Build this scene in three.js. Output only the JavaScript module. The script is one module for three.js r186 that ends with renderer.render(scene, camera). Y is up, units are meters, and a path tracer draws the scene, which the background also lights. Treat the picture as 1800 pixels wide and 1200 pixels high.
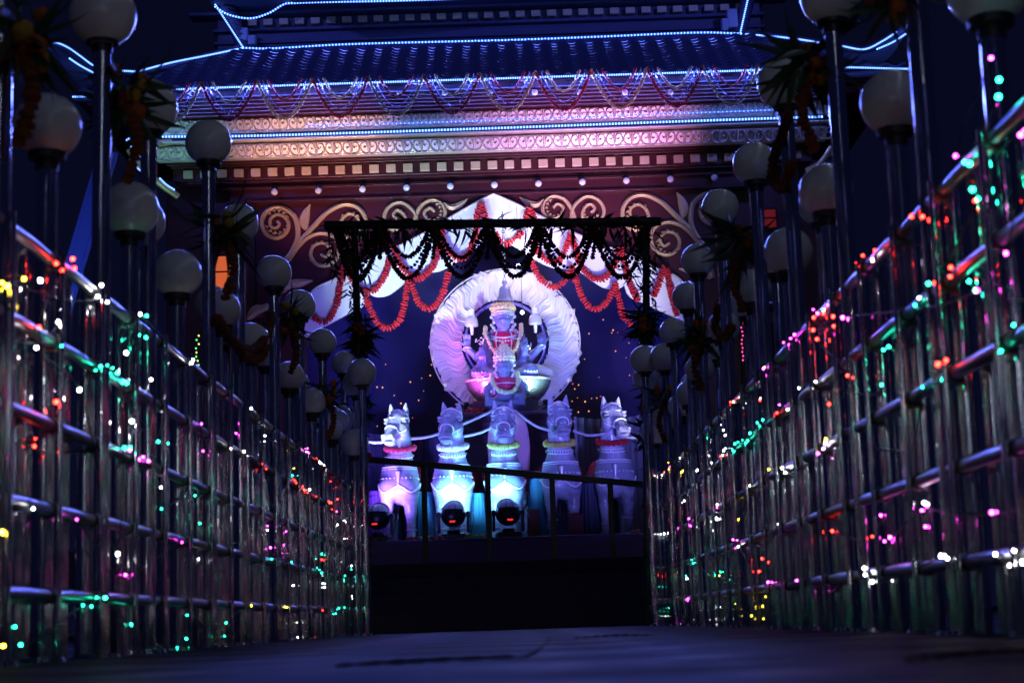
import * as THREE from 'three';
import { mergeGeometries } from 'three/addons/utils/BufferGeometryUtils.js';
import { RectAreaLightUniformsLib } from 'three/addons/lights/RectAreaLightUniformsLib.js';
import { RoundedBoxGeometry } from 'three/addons/geometries/RoundedBoxGeometry.js';

// ---------------------------------------------------------------- camera, sky, exposure
const scene = new THREE.Scene();
const V = (x, y, z) => new THREE.Vector3(x, y, z);
const rad = d => d * Math.PI / 180;
const camera = new THREE.PerspectiveCamera(22.62, 1024 / 682, 0.05, 400);
const EYE = 0.07;
camera.position.set(0, EYE, 0);
camera.rotation.order = 'YXZ';
camera.rotation.set(rad(9.28), rad(0), rad(-1.85));
camera.focus = 21;
camera.userData.fStop = 5.2;
camera.updateMatrixWorld(true);
const renderer = new THREE.WebGLRenderer({ antialias: true });
renderer.setSize(1024, 682);
renderer.toneMapping = THREE.LinearToneMapping;
renderer.toneMappingExposure = 1;
renderer.shadowMap.enabled = true;

// night sky: deep blue city haze, a little paler towards the horizon
{
  const w = 64, h = 32, d = new Float32Array(w * h * 4);
  for (let j = 0; j < h; j++) for (let i = 0; i < w; i++) {
    const el = (j + 0.5) / h * 180 - 90, k = Math.exp(-Math.max(el, 0) / 30), o = (j * w + i) * 4;
    d[o] = 0.0016 + 0.0009 * k; d[o + 1] = 0.0020 + 0.0011 * k; d[o + 2] = 0.0098 + 0.005 * k; d[o + 3] = 1;
  }
  const t = new THREE.DataTexture(d, w, h, THREE.RGBAFormat, THREE.FloatType);
  t.mapping = THREE.EquirectangularReflectionMapping; t.magFilter = THREE.LinearFilter; t.needsUpdate = true;
  scene.background = t; scene.environment = t; scene.environmentIntensity = 1; scene.backgroundIntensity = 1;
}
const moon = new THREE.DirectionalLight(0xaab8ff, 0.012);
moon.position.set(-14, 30, 22); moon.castShadow = true; scene.add(moon); scene.add(moon.target);

// ---------------------------------------------------------------- helpers
let seed = 7;
const rnd = (a = 1, b) => { seed = (seed + 0x6D2B79F5) | 0; let t = Math.imul(seed ^ seed >>> 15, 1 | seed); t = t + Math.imul(t ^ t >>> 7, 61 | t) ^ t; const u = ((t ^ t >>> 14) >>> 0) / 4294967296; return b === undefined ? u * a : a + u * (b - a); };
const used = {};
const numbered = n => { used[n] = (used[n] ?? -1) + 1; return used[n] ? n + '_' + String(used[n]).padStart(3, '0') : n; };
// a pixel of the 1800 x 1200 photograph at the depth z of the thing measured there
const at = (px, py, z) => { const d = V((px - 900) / 3000, -(py - 600) / 3000, -1).applyQuaternion(camera.quaternion); return d.multiplyScalar(z / d.z).add(camera.position); };
const Yat = (py, z) => at(890, py, z).y;
function tag(o, label, category, group, kind) {
  if (label) o.userData.label = label; if (category) o.userData.category = category;
  if (group) o.userData.group = group; if (kind) o.userData.kind = kind; return o;
}
function shade(m) { m.castShadow = m.receiveShadow = true; return m; }
function thing(name, label, category, p = [0, 0, 0], turn = 0, group) {
  const o = new THREE.Group(); o.name = numbered(name); scene.add(o);
  o.position.set(...p); o.rotation.y = turn; return tag(o, label, category, group);
}
function part(parent, name, geo, mat, p, rot) {
  const m = shade(new THREE.Mesh(Array.isArray(geo) ? merge(geo) : geo, mat)); m.name = name;
  if (p) m.position.set(...(p.isVector3 ? p.toArray() : p)); if (rot) m.rotation.set(...rot);
  parent.add(m); return m;
}
function solo(name, label, category, geo, mat, group) { const m = shade(new THREE.Mesh(Array.isArray(geo) ? merge(geo) : geo, mat)); m.name = numbered(name); scene.add(m); return tag(m, label, category, group); }
function struct(name, geo, mat) { const m = shade(new THREE.Mesh(Array.isArray(geo) ? merge(geo) : geo, mat)); m.name = name; m.userData.kind = 'structure'; scene.add(m); return m; }
function merge(list) {
  const g = list.map(x => { const y = x.index ? x.toNonIndexed() : x.clone(); for (const k of Object.keys(y.attributes)) if (!['position', 'normal', 'uv'].includes(k)) y.deleteAttribute(k); if (!y.attributes.uv) y.setAttribute('uv', new THREE.BufferAttribute(new Float32Array(y.attributes.position.count * 2), 2)); return y; });
  return mergeGeometries(g);
}
const mv = (g, x = 0, y = 0, z = 0, rx = 0, ry = 0, rz = 0, s = 1) => { const m = new THREE.Matrix4().compose(V(x, y, z), new THREE.Quaternion().setFromEuler(new THREE.Euler(rx, ry, rz)), typeof s === 'number' ? V(s, s, s) : V(...s)); return g.clone().applyMatrix4(m); };
const box = (w, h, d, r = 0.008) => r ? new RoundedBoxGeometry(w, h, d, 1, Math.min(r, w / 2.1, h / 2.1, d / 2.1)) : new THREE.BoxGeometry(w, h, d);
const boxAt = (w, h, d, x, y, z, r) => mv(box(w, h, d, r), x, y, z);
const cyl = (r0, r1, h, n = 14) => new THREE.CylinderGeometry(r0, r1, h, n);
function rod(a, b, r, n = 10, r2) { const d = b.clone().sub(a), g = new THREE.CylinderGeometry(r2 ?? r, r, d.length(), n); g.applyQuaternion(new THREE.Quaternion().setFromUnitVectors(V(0, 1, 0), d.clone().normalize())); const c = a.clone().add(b).multiplyScalar(0.5); return g.translate(c.x, c.y, c.z); }
const tube = (pts, r, seg, n = 6, closed = false) => new THREE.TubeGeometry(new THREE.CatmullRomCurve3(pts, closed), seg ?? pts.length * 5, r, n, closed);
function noiseTex(w, h, fn, srgb, rx = 1, ry = 1) {
  const d = new Uint8Array(w * h * 4);
  for (let j = 0; j < h; j++) for (let i = 0; i < w; i++) { const c = fn(i / w, j / h), o = (j * w + i) * 4; for (let k = 0; k < 3; k++) d[o + k] = Math.max(0, Math.min(255, (Array.isArray(c) ? c[k] : c) * 255)); d[o + 3] = 255; }
  const t = new THREE.DataTexture(d, w, h); t.wrapS = t.wrapT = THREE.RepeatWrapping; t.magFilter = THREE.LinearFilter; if (srgb) t.colorSpace = THREE.SRGBColorSpace; t.repeat.set(rx, ry); t.needsUpdate = true; return t;
}
const hash = (x, y) => { const s = Math.sin(x * 127.1 + y * 311.7) * 43758.5453; return s - Math.floor(s); };
function vnoise(x, y, p) { const xi = Math.floor(x), yi = Math.floor(y), f = x - xi, g = y - yi, u = f * f * (3 - 2 * f), v = g * g * (3 - 2 * g), m = a => ((a % p) + p) % p; const h = (a, b) => hash(m(a), m(b)); return (h(xi, yi) * (1 - u) + h(xi + 1, yi) * u) * (1 - v) + (h(xi, yi + 1) * (1 - u) + h(xi + 1, yi + 1) * u) * v; }
const fbm = (x, y, p, o = 4) => { let s = 0, a = 0.5; for (let k = 0; k < o; k++) { s += a * vnoise(x * p, y * p, p); a /= 2; p *= 2; } return s; };

// ---------------------------------------------------------------- materials
const grit = noiseTex(256, 256, (u, v) => fbm(u, v, 6, 5), false);
const smudge = noiseTex(256, 256, (u, v) => 0.55 + 0.6 * (fbm(u, v, 5, 4) - 0.4), false);
const mottle = noiseTex(256, 256, (u, v) => { const a = fbm(u, v, 5, 5), b = fbm(v + 0.3, u, 11, 3); const k = 0.95 - 0.75 * Math.max(0, a - 0.42) * 2 - (b > 0.58 ? 0.18 : 0); return [k, k, k * 1.02]; }, false);
const dirt = noiseTex(256, 128, (u, v) => 0.93 + 0.10 * (fbm(u, v, 6, 4) - 0.5) - (vnoise(u * 90, v * 45, 90) > 0.93 ? 0.14 : 0), false);
const rings = noiseTex(8, 512, (u, v) => 0.5 + 0.5 * Math.sin(v * 6.283 * 40) * (0.5 + hash(Math.floor(v * 40), 1)), false);
const C = (r, g, b) => new THREE.Color().setRGB(r, g, b);
const S = (c, o = {}) => new THREE.MeshStandardMaterial({ color: Array.isArray(c) ? C(...c) : c, roughness: 0.6, ...o });
const P = (c, o = {}) => new THREE.MeshPhysicalMaterial({ color: C(...c), roughness: 0.6, ...o });
const glow = (r, g, b, k) => new THREE.MeshStandardMaterial({ color: C(0.02, 0.02, 0.02), emissive: C(r * k, g * k, b * k), roughness: 0.4 });
const M = {
  floor: P([0.012, 0.013, 0.015], { specularIntensity: 0.02, roughness: 0.92, bumpMap: grit, bumpScale: 0.004, roughnessMap: smudge }),
  step: P([0.034, 0.036, 0.055], { specularIntensity: 0.2, roughness: 0.95 }),
  steel: S([0.74, 0.74, 0.80], { metalness: 1, roughness: 0.19, roughnessMap: smudge }),
  rail: S([0.62, 0.62, 0.72], { metalness: 1, roughness: 0.34, bumpMap: rings, bumpScale: 0.0006 }),
  dark: S([0.018, 0.018, 0.022], { roughness: 0.5 }),
  black: S([0.008, 0.008, 0.01], { roughness: 0.35 }),
  opal: P([0.86, 0.86, 0.88], { map: dirt, roughness: 0.22, clearcoat: 0.6, clearcoatRoughness: 0.05 }),
  cap: S([0.02, 0.02, 0.024], { roughness: 0.4 }),
  leaf: S([0.030, 0.080, 0.026], { roughness: 0.5, side: THREE.DoubleSide }),
  leaf2: S([0.012, 0.032, 0.014], { roughness: 0.55, side: THREE.DoubleSide }),
  orange: S([0.40, 0.085, 0.010], { roughness: 0.8 }), yellow: S([0.40, 0.23, 0.015], { roughness: 0.8 }),
  shadefl: S([0.055, 0.012, 0.010], { roughness: 0.9 }), shadefl2: S([0.030, 0.010, 0.008], { roughness: 0.9 }),  // gate flowers hang against the light: their shade is put into the colour
  redfl: S([0.46, 0.010, 0.022], { roughness: 0.8 }), cream: S([0.30, 0.25, 0.12], { roughness: 0.8 }), darkred: S([0.20, 0.007, 0.010], { roughness: 0.8 }), whitefl: S([0.75, 0.75, 0.70], { roughness: 0.8 }), greenlitfl: S([0.50, 0.62, 0.10], { roughness: 0.8 }),  // weak light on the eave garlands is put into their dim cream and red
  tinsel: S([0.05, 0.04, 0.12], { metalness: 0.6, roughness: 0.45 }),
  maroon: P([0.065, 0.009, 0.016], { roughness: 0.38, clearcoat: 0.3, clearcoatRoughness: 0.3, bumpMap: grit, bumpScale: 0.002 }),
  maroon2: P([0.055, 0.008, 0.014], { roughness: 0.42, clearcoat: 0.25, clearcoatRoughness: 0.2 }),
  gold: S([0.66, 0.46, 0.24], { metalness: 0.35, roughness: 0.42 }),
  moulding: S([0.80, 0.74, 0.66], { metalness: 0.3, roughness: 0.28 }),
  dentil: S([0.60, 0.46, 0.30], { roughness: 0.5, bumpMap: grit, bumpScale: 0.003 }),
  tile: S([0.05, 0.055, 0.12], { roughness: 0.75 }),
  upper: S([0.06, 0.06, 0.13], { roughness: 0.5, bumpMap: grit, bumpScale: 0.003 }),
  white: S([0.82, 0.82, 0.82], { roughness: 0.55 }),
  backdrop: S([0.036, 0.032, 0.155], { roughness: 0.85 }),
  inner: S([0.05, 0.04, 0.16], { roughness: 0.7 }),
  flame: P([0.66, 0.58, 0.61], { roughness: 0.38, clearcoat: 0.25, clearcoatRoughness: 0.25 }),
  ringblue: S([0.10, 0.12, 0.55], { roughness: 0.4 }), ringviolet: S([0.22, 0.17, 0.62], { roughness: 0.4 }),
  horse: P([0.50, 0.50, 0.62], { map: mottle, roughness: 0.30, clearcoat: 0.35, clearcoatRoughness: 0.25, bumpMap: grit, bumpScale: 0.006 }),
  strap: S([0.78, 0.78, 0.80], { roughness: 0.5 }), cloth: S([0.55, 0.02, 0.06], { roughness: 0.75 }), cloth2: S([0.62, 0.015, 0.10], { roughness: 0.7 }),
  stone: P([0.24, 0.24, 0.52], { map: mottle, bumpMap: grit, bumpScale: 0.003, roughness: 0.34, clearcoat: 0.4, clearcoatRoughness: 0.25 }),
  silver: S([0.46, 0.46, 0.54], { metalness: 0.75, roughness: 0.26 }), ornament: S([0.72, 0.68, 0.72], { metalness: 0.3, roughness: 0.35 }),
  bell: S([0.40, 0.38, 0.55], { metalness: 0.6, roughness: 0.3 }), pinkslab: S([0.72, 0.42, 0.55], { roughness: 0.6 }),
  rope: S([0.55, 0.50, 0.62], { roughness: 0.8 }), drape: S([0.28, 0.28, 0.34], { roughness: 0.85 }), tealcloth: S([0.03, 0.16, 0.24], { roughness: 0.8 }),
  plinth: S([0.10, 0.06, 0.16], { roughness: 0.5 }), redbox: S([0.10, 0.004, 0.010], { roughness: 0.6 }),
  pillar: S([0.12, 0.05, 0.05], { roughness: 0.5 }), beam: S([0.10, 0.17, 0.62], { roughness: 0.4, metalness: 0.2 }),  // beam: the blue light on the steel is put into its colour
  headgrey: S([0.40, 0.40, 0.48], { roughness: 0.45 }),
};
const LED = glow(0.15, 0.32, 1.0, 5), LEDtube = glow(0.03, 0.11, 1.0, 2.2);

// ---------------------------------------------------------------- signed-distance bodies meshed by surface nets
const smin = (a, b, k) => { const h = Math.max(k - Math.abs(a - b), 0) / k; return Math.min(a, b) - h * h * k * 0.25; };
const cap = (ax, ay, az, ra, bx, by, bz, rb) => { const dx = bx - ax, dy = by - ay, dz = bz - az, L = dx * dx + dy * dy + dz * dz || 1e-9; return (x, y, z) => { let t = ((x - ax) * dx + (y - ay) * dy + (z - az) * dz) / L; t = t < 0 ? 0 : t > 1 ? 1 : t; return Math.hypot(x - ax - dx * t, y - ay - dy * t, z - az - dz * t) - (ra + (rb - ra) * t); }; };
const ell = (cx, cy, cz, rx, ry, rz) => { const m = Math.min(rx, ry, rz); return (x, y, z) => { const k0 = Math.hypot((x - cx) / rx, (y - cy) / ry, (z - cz) / rz); return (k0 - 1) * (k0 < 1e-6 ? m : k0 / Math.hypot((x - cx) / rx / rx, (y - cy) / ry / ry, (z - cz) / rz / rz)); }; };
const blend = (list) => (x, y, z) => { let d = 9; for (const [f, k] of list) { const v = f(x, y, z); d = k < 0 ? -smin(-d, v, -k) : smin(d, v, k); } return d; };
function nets(f, lo, hi, c) {
  const nx = Math.ceil((hi[0] - lo[0]) / c) + 1, ny = Math.ceil((hi[1] - lo[1]) / c) + 1, nz = Math.ceil((hi[2] - lo[2]) / c) + 1;
  const F = new Float32Array(nx * ny * nz), id = new Int32Array(nx * ny * nz).fill(-1), I = (i, j, k) => i + nx * (j + ny * k);
  for (let K = 0; K < nz; K += 4) for (let J = 0; J < ny; J += 4) for (let A = 0; A < nx; A += 4) {
    const v = f(lo[0] + (A + 1.5) * c, lo[1] + (J + 1.5) * c, lo[2] + (K + 1.5) * c), far = Math.abs(v) > c * 6.5;
    for (let k = K; k < Math.min(K + 4, nz); k++) for (let j = J; j < Math.min(J + 4, ny); j++) for (let i = A; i < Math.min(A + 4, nx); i++) F[I(i, j, k)] = far ? v : f(lo[0] + i * c, lo[1] + j * c, lo[2] + k * c);
  }
  const pos = [], nor = [], idx = [];
  for (let k = 0; k < nz - 1; k++) for (let j = 0; j < ny - 1; j++) for (let i = 0; i < nx - 1; i++) {
    let n = 0, sx = 0, sy = 0, sz = 0;
    const e = (a, b, cc, A, B, D) => { const u = F[I(i + a, j + b, k + cc)], v = F[I(i + A, j + B, k + D)]; if ((u < 0) !== (v < 0)) { const t = u / (u - v); sx += a + (A - a) * t; sy += b + (B - b) * t; sz += cc + (D - cc) * t; n++; } };
    e(0,0,0,1,0,0); e(0,1,0,1,1,0); e(0,0,1,1,0,1); e(0,1,1,1,1,1); e(0,0,0,0,1,0); e(1,0,0,1,1,0); e(0,0,1,0,1,1); e(1,0,1,1,1,1); e(0,0,0,0,0,1); e(1,0,0,1,0,1); e(0,1,0,0,1,1); e(1,1,0,1,1,1);
    if (!n) continue;
    const x = lo[0] + (i + sx / n) * c, y = lo[1] + (j + sy / n) * c, z = lo[2] + (k + sz / n) * c, h = c * 0.4;
    id[I(i, j, k)] = pos.length / 3; pos.push(x, y, z);
    const g = V(f(x + h, y, z) - f(x - h, y, z), f(x, y + h, z) - f(x, y - h, z), f(x, y, z + h) - f(x, y, z - h)).normalize(); nor.push(g.x, g.y, g.z);
  }
  const quad = (a, b, d, e, flip) => { if (a < 0 || b < 0 || d < 0 || e < 0) return; flip ? idx.push(a, d, b, a, e, d) : idx.push(a, b, d, a, d, e); };
  for (let k = 1; k < nz - 1; k++) for (let j = 1; j < ny - 1; j++) for (let i = 1; i < nx - 1; i++) {
    const s = F[I(i, j, k)] < 0;
    if (s !== F[I(i + 1, j, k)] < 0) quad(id[I(i, j - 1, k - 1)], id[I(i, j, k - 1)], id[I(i, j, k)], id[I(i, j - 1, k)], !s);
    if (s !== F[I(i, j + 1, k)] < 0) quad(id[I(i - 1, j, k - 1)], id[I(i - 1, j, k)], id[I(i, j, k)], id[I(i, j, k - 1)], !s);
    if (s !== F[I(i, j, k + 1)] < 0) quad(id[I(i - 1, j - 1, k)], id[I(i, j - 1, k)], id[I(i, j, k)], id[I(i - 1, j, k)], !s);
  }
  const g = new THREE.BufferGeometry(), uv = new Float32Array(pos.length / 3 * 2);
  for (let i = 0; i < uv.length / 2; i++) { uv[2 * i] = pos[3 * i] * 2 + pos[3 * i + 2]; uv[2 * i + 1] = pos[3 * i + 1] * 2 + pos[3 * i + 2] * 0.7; }
  g.setAttribute('position', new THREE.Float32BufferAttribute(pos, 3)); g.setAttribute('normal', new THREE.Float32BufferAttribute(nor, 3)); g.setAttribute('uv', new THREE.BufferAttribute(uv, 2)); g.setIndex(idx); return g;
}
// a point on the body found by marching outward from inside
function outward(f, c, d, lift = 0) { const p = c.clone(); for (let i = 0; i < 60; i++) { const v = f(p.x, p.y, p.z); if (v > -0.0008) break; p.addScaledVector(d, Math.max(-v * 0.8, 0.001)); } return p.addScaledVector(d, lift); }
const loop = (f, c, u, w, lift, n = 28, a0 = 0, a1 = 6.2832) => Array.from({ length: n }, (_, i) => { const a = a0 + (a1 - a0) * i / (a1 - a0 > 6.2 ? n : n - 1); return outward(f, c, u.clone().multiplyScalar(Math.cos(a)).addScaledVector(w, Math.sin(a)).normalize(), lift); });
// sheet wrapped on a body: rows of rays from points along an axis
function sheet(rows, closed = false) {
  const n = rows[0].length, pos = [], idx = [], uv = [];
  rows.forEach((r, i) => r.forEach((p, j) => { pos.push(p.x, p.y, p.z); uv.push(j / n, i / rows.length); }));
  for (let i = 0; i < rows.length - 1; i++) for (let j = 0; j < (closed ? n : n - 1); j++) { const a = i * n + j, b = i * n + (j + 1) % n; idx.push(a, b, b + n, a, b + n, a + n); }
  const g = new THREE.BufferGeometry(); g.setAttribute('position', new THREE.Float32BufferAttribute(pos, 3)); g.setAttribute('uv', new THREE.Float32BufferAttribute(uv, 2)); g.setIndex(idx); g.computeVertexNormals(); return g;
}

// ---------------------------------------------------------------- garlands, leaves, lamps
const puffs = [0, 1, 2].map(k => { const g = new THREE.IcosahedronGeometry(1, 1), p = g.attributes.position, q = {}; for (let i = 0; i < p.count; i++) { const key = [p.getX(i).toFixed(2), p.getY(i).toFixed(2), p.getZ(i).toFixed(2)].join(); q[key] ??= 0.80 + rnd(0.38); const s = q[key]; p.setXYZ(i, p.getX(i) * s, p.getY(i) * s, p.getZ(i) * s); } g.computeVertexNormals(); return g; });
// flowers threaded on a string along the given points (world); flat discs facing along the thread
function flowers(pts, r, pitch, flat = 0.45) {
  const c = new THREE.CatmullRomCurve3(pts, false, 'centripetal'), L = c.getLength(), n = Math.max(3, Math.round(L / pitch)), out = [];
  const q = new THREE.Quaternion(), m = new THREE.Matrix4(), spin = new THREE.Quaternion();
  for (let i = 0; i <= n; i++) {
    const u = i / n, t = c.getTangentAt(u); q.setFromUnitVectors(V(0, 1, 0), t); spin.setFromAxisAngle(V(0, 1, 0), rnd(6.28)); q.multiply(spin);
    const s = r * rnd(0.85, 1.15); m.compose(c.getPointAt(u).add(V(rnd(-1, 1), rnd(-1, 1), rnd(-1, 1)).multiplyScalar(r * 0.12)), q, V(s, s * flat * rnd(0.9, 1.25), s)); out.push(puffs[i % 3].clone().applyMatrix4(m));
  }
  return out;
}
function garland(label, pts, r, pitch, mat, group, flat, name = 'flower_garland') {
  const o = thing(name, label, 'garland', [0, 0, 0], 0, group);
  const st = part(o, 'thread', tube(pts, r * 0.1, pts.length * 6, 4), M.rope);
  tag(part(o, 'blossoms', flowers(pts, r, pitch, flat), mat), 0, 0, 0, 'stuff'); return o;
}
const swag = (a, b, drop, n = 9, z = 0) => Array.from({ length: n }, (_, i) => { const u = i / (n - 1), k = 1 - Math.pow(Math.abs(2 * u - 1), 1.9); return a.clone().lerp(b, u).add(V(0, -drop * k, z * k)); });
function leafGeo(L, w, bend) { // pointed strap leaf along +y, with a folded midrib
  const rows = []; for (let i = 0; i <= 6; i++) { const t = i / 6, h = w * Math.pow(Math.sin(Math.PI * Math.min(0.999, t * 0.86 + 0.13)), 0.8) * (1 - t * t * 0.9), z = bend * t * t; rows.push([V(-h, L * t, z + h * 0.4), V(0, L * t, z), V(h, L * t, z + h * 0.4)]); }
  return sheet(rows);
}
const leaves = [leafGeo(0.20, 0.017, 0.075), leafGeo(0.16, 0.021, 0.10), leafGeo(0.24, 0.015, 0.09)];
function spray(parent, n, spread, up, mats = [M.leaf, M.leaf2], scale = 1, name = 'leaf') {
  for (let i = 0; i < n; i++) {
    const m = part(parent, name, leaves[i % 3], mats[i % mats.length]); const a = rnd(6.28), e = rnd(up[0], up[1]);
    m.quaternion.setFromUnitVectors(V(0, 1, 0), V(Math.cos(a) * Math.cos(e), Math.sin(e), Math.sin(a) * Math.cos(e))); m.rotateY(rnd(6.28));
    m.position.set(Math.cos(a) * spread * rnd(), rnd(-1, 1) * spread * 1.6, Math.sin(a) * spread * rnd()); m.scale.setScalar(scale * rnd(0.75, 1.2));
  }
}
const icos = new THREE.IcosahedronGeometry(1, 1), beadGeo = new THREE.IcosahedronGeometry(1, 0);
function flowerHead(parent, p, r, mat) { const m = part(parent, 'flower', puffs[Math.floor(rnd(3)) % 3], mat, p); m.scale.setScalar(r); m.rotation.set(rnd(6), rnd(6), rnd(6)); return m; }
// rope light: beads in a clear tube
function rope(name, label, pts, group, step = 0.032, r = 0.0145) {
  const o = thing(name, label, 'rope light', [0, 0, 0], 0, group), c = new THREE.CatmullRomCurve3(pts, false, 'centripetal'), n = Math.max(4, Math.round(c.getLength() / step));
  part(o, 'light_tube', new THREE.TubeGeometry(c, Math.max(8, pts.length * 8), r * 0.72, 6), LEDtube);
  const im = new THREE.InstancedMesh(beadGeo, LED, n + 1), m = new THREE.Matrix4(); im.name = 'light_bead'; im.userData.kind = 'stuff';
  for (let i = 0; i <= n; i++) im.setMatrixAt(i, m.compose(c.getPointAt(i / n), new THREE.Quaternion(), V(r, r, r))); o.add(im); return o;
}
// flood lamp: housing, yoke, glowing lens, and the spot light just in front of the lens
function flood(label, pos, target, rgb, cd, angle, pen, opt = {}) {
  const o = thing('flood_lamp', label, 'flood lamp', pos, 0, opt.group), d = V(...target).sub(V(...pos)).normalize();
  const hd = part(o, 'housing', mv(cyl(0.085, 0.06, 0.2, 16), 0, 0, 0), M.black); hd.quaternion.setFromUnitVectors(V(0, 1, 0), d);
  const lens = part(o, 'lens', new THREE.SphereGeometry(0.076, 16, 6, 0, 6.283, 0, 1.0), glow(...rgb, 6)); lens.quaternion.copy(hd.quaternion); lens.position.copy(d).multiplyScalar(0.058);
  if (opt.up !== false) part(o, 'yoke', [boxAt(0.012, 0.2, 0.04, -0.1, -0.08, 0), boxAt(0.012, 0.2, 0.04, 0.1, -0.08, 0), boxAt(0.21, 0.012, 0.06, 0, -0.184, 0)], M.black);
  const s = new THREE.SpotLight(C(...rgb), cd, 0, angle, pen, 2); s.position.copy(V(...pos).addScaledVector(d, 0.16)); s.target.position.set(...target); s.castShadow = true; s.shadow.radius = opt.soft ?? 3; scene.add(s); scene.add(s.target); if (opt.k) o.scale.setScalar(opt.k);
  if (opt.stand !== undefined) part(o, 'stand_pole', cyl(0.025, 0.03, pos[1] - opt.stand - 0.19, 10), M.black, [0, -(pos[1] - opt.stand + 0.19) / 2, 0]); return o;
}
const ord = i => ['first', 'second', 'third', 'fourth', 'fifth', 'sixth', 'seventh', 'eighth', 'ninth', 'tenth', 'eleventh', 'twelfth', 'thirteenth', 'fourteenth'][i];

// ---------------------------------------------------------------- ground, steps, stage
{
  const g = new THREE.PlaneGeometry(300, 300, 1, 1).rotateX(-Math.PI / 2), uv = g.attributes.uv; for (let i = 0; i < uv.count; i++) uv.setXY(i, uv.getX(i) * 300 / 0.9, uv.getY(i) * 300 / 0.9);
  struct('ground', g, M.floor);
  // shallow slab edges of the paving in the walkway
  const steps = new THREE.Group(); steps.name = 'steps'; steps.userData.kind = 'structure'; scene.add(steps);
  for (let k = 0; k < 4; k++) part(steps, 'step', box(6.4, 0.145, 8 - 0.45 * k, 0.002), M.step, [-0.1, 0.0725 + 0.145 * k + (k ? 0.0 : 0.002), -13.45 - 0.45 * k - (8 - 0.45 * k) / 2]);
  const pf = new THREE.Group(); pf.name = 'stage_platform'; pf.userData.kind = 'structure'; scene.add(pf);
  part(pf, 'stage_base', box(11, 0.54, 8, 0.02), S([0.10, 0.05, 0.17], { roughness: 0.5, bumpMap: grit, bumpScale: 0.003 }), [-0.2, 0.83, -25.42]);
  part(pf, 'edge_trim', box(11, 0.03, 0.05, 0.008), M.plinth, [-0.2, 1.086, -21.405]);
}

// ---------------------------------------------------------------- temple
const XC = -0.2, TZ = -24;
const temple = thing('temple', 'maroon temple front with blue lit tiled roofs and gold scrollwork round a white arch', 'temple', [XC, 0, TZ]);
const loc = (px, py, z) => at(px, py, z).sub(temple.position);
const lw = (w, y0, y1, zf, depth = 0.3, r = 0.01) => boxAt(w, y1 - y0, depth, 0, (y0 + y1) / 2, zf - TZ - depth / 2, r);
// relief ribbon along a flat curve
function relief(pts, w, h, ridges = 5, end = 0.35) {
  const c = new THREE.CatmullRomCurve3(pts), n = Math.max(10, pts.length * 5), rows = [];
  for (let i = 0; i <= n; i++) {
    const t = i / n, p = c.getPointAt(t), T = c.getTangentAt(t), N = V(-T.y, T.x, 0).normalize(), W = (typeof w === 'function' ? w(t) : w * (1 - (1 - end) * t)) / 2, row = [];
    for (let k = 0; k <= 8; k++) { const u = k / 4 - 1, z = h * Math.sqrt(Math.max(0, 1 - u * u)) * (0.72 + 0.28 * Math.cos(u * Math.PI * ridges / 2)); row.push(p.clone().addScaledVector(N, u * W).add(V(0, 0, z))); }
    rows.push(row);
  }
  return sheet(rows);
}
const mirrorX = g => { const m = g.clone().scale(-1, 1, 1), i = m.index.array; for (let k = 0; k < i.length; k += 3) { const t = i[k]; i[k] = i[k + 1]; i[k + 1] = t; } m.computeVertexNormals(); return m; };
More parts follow.
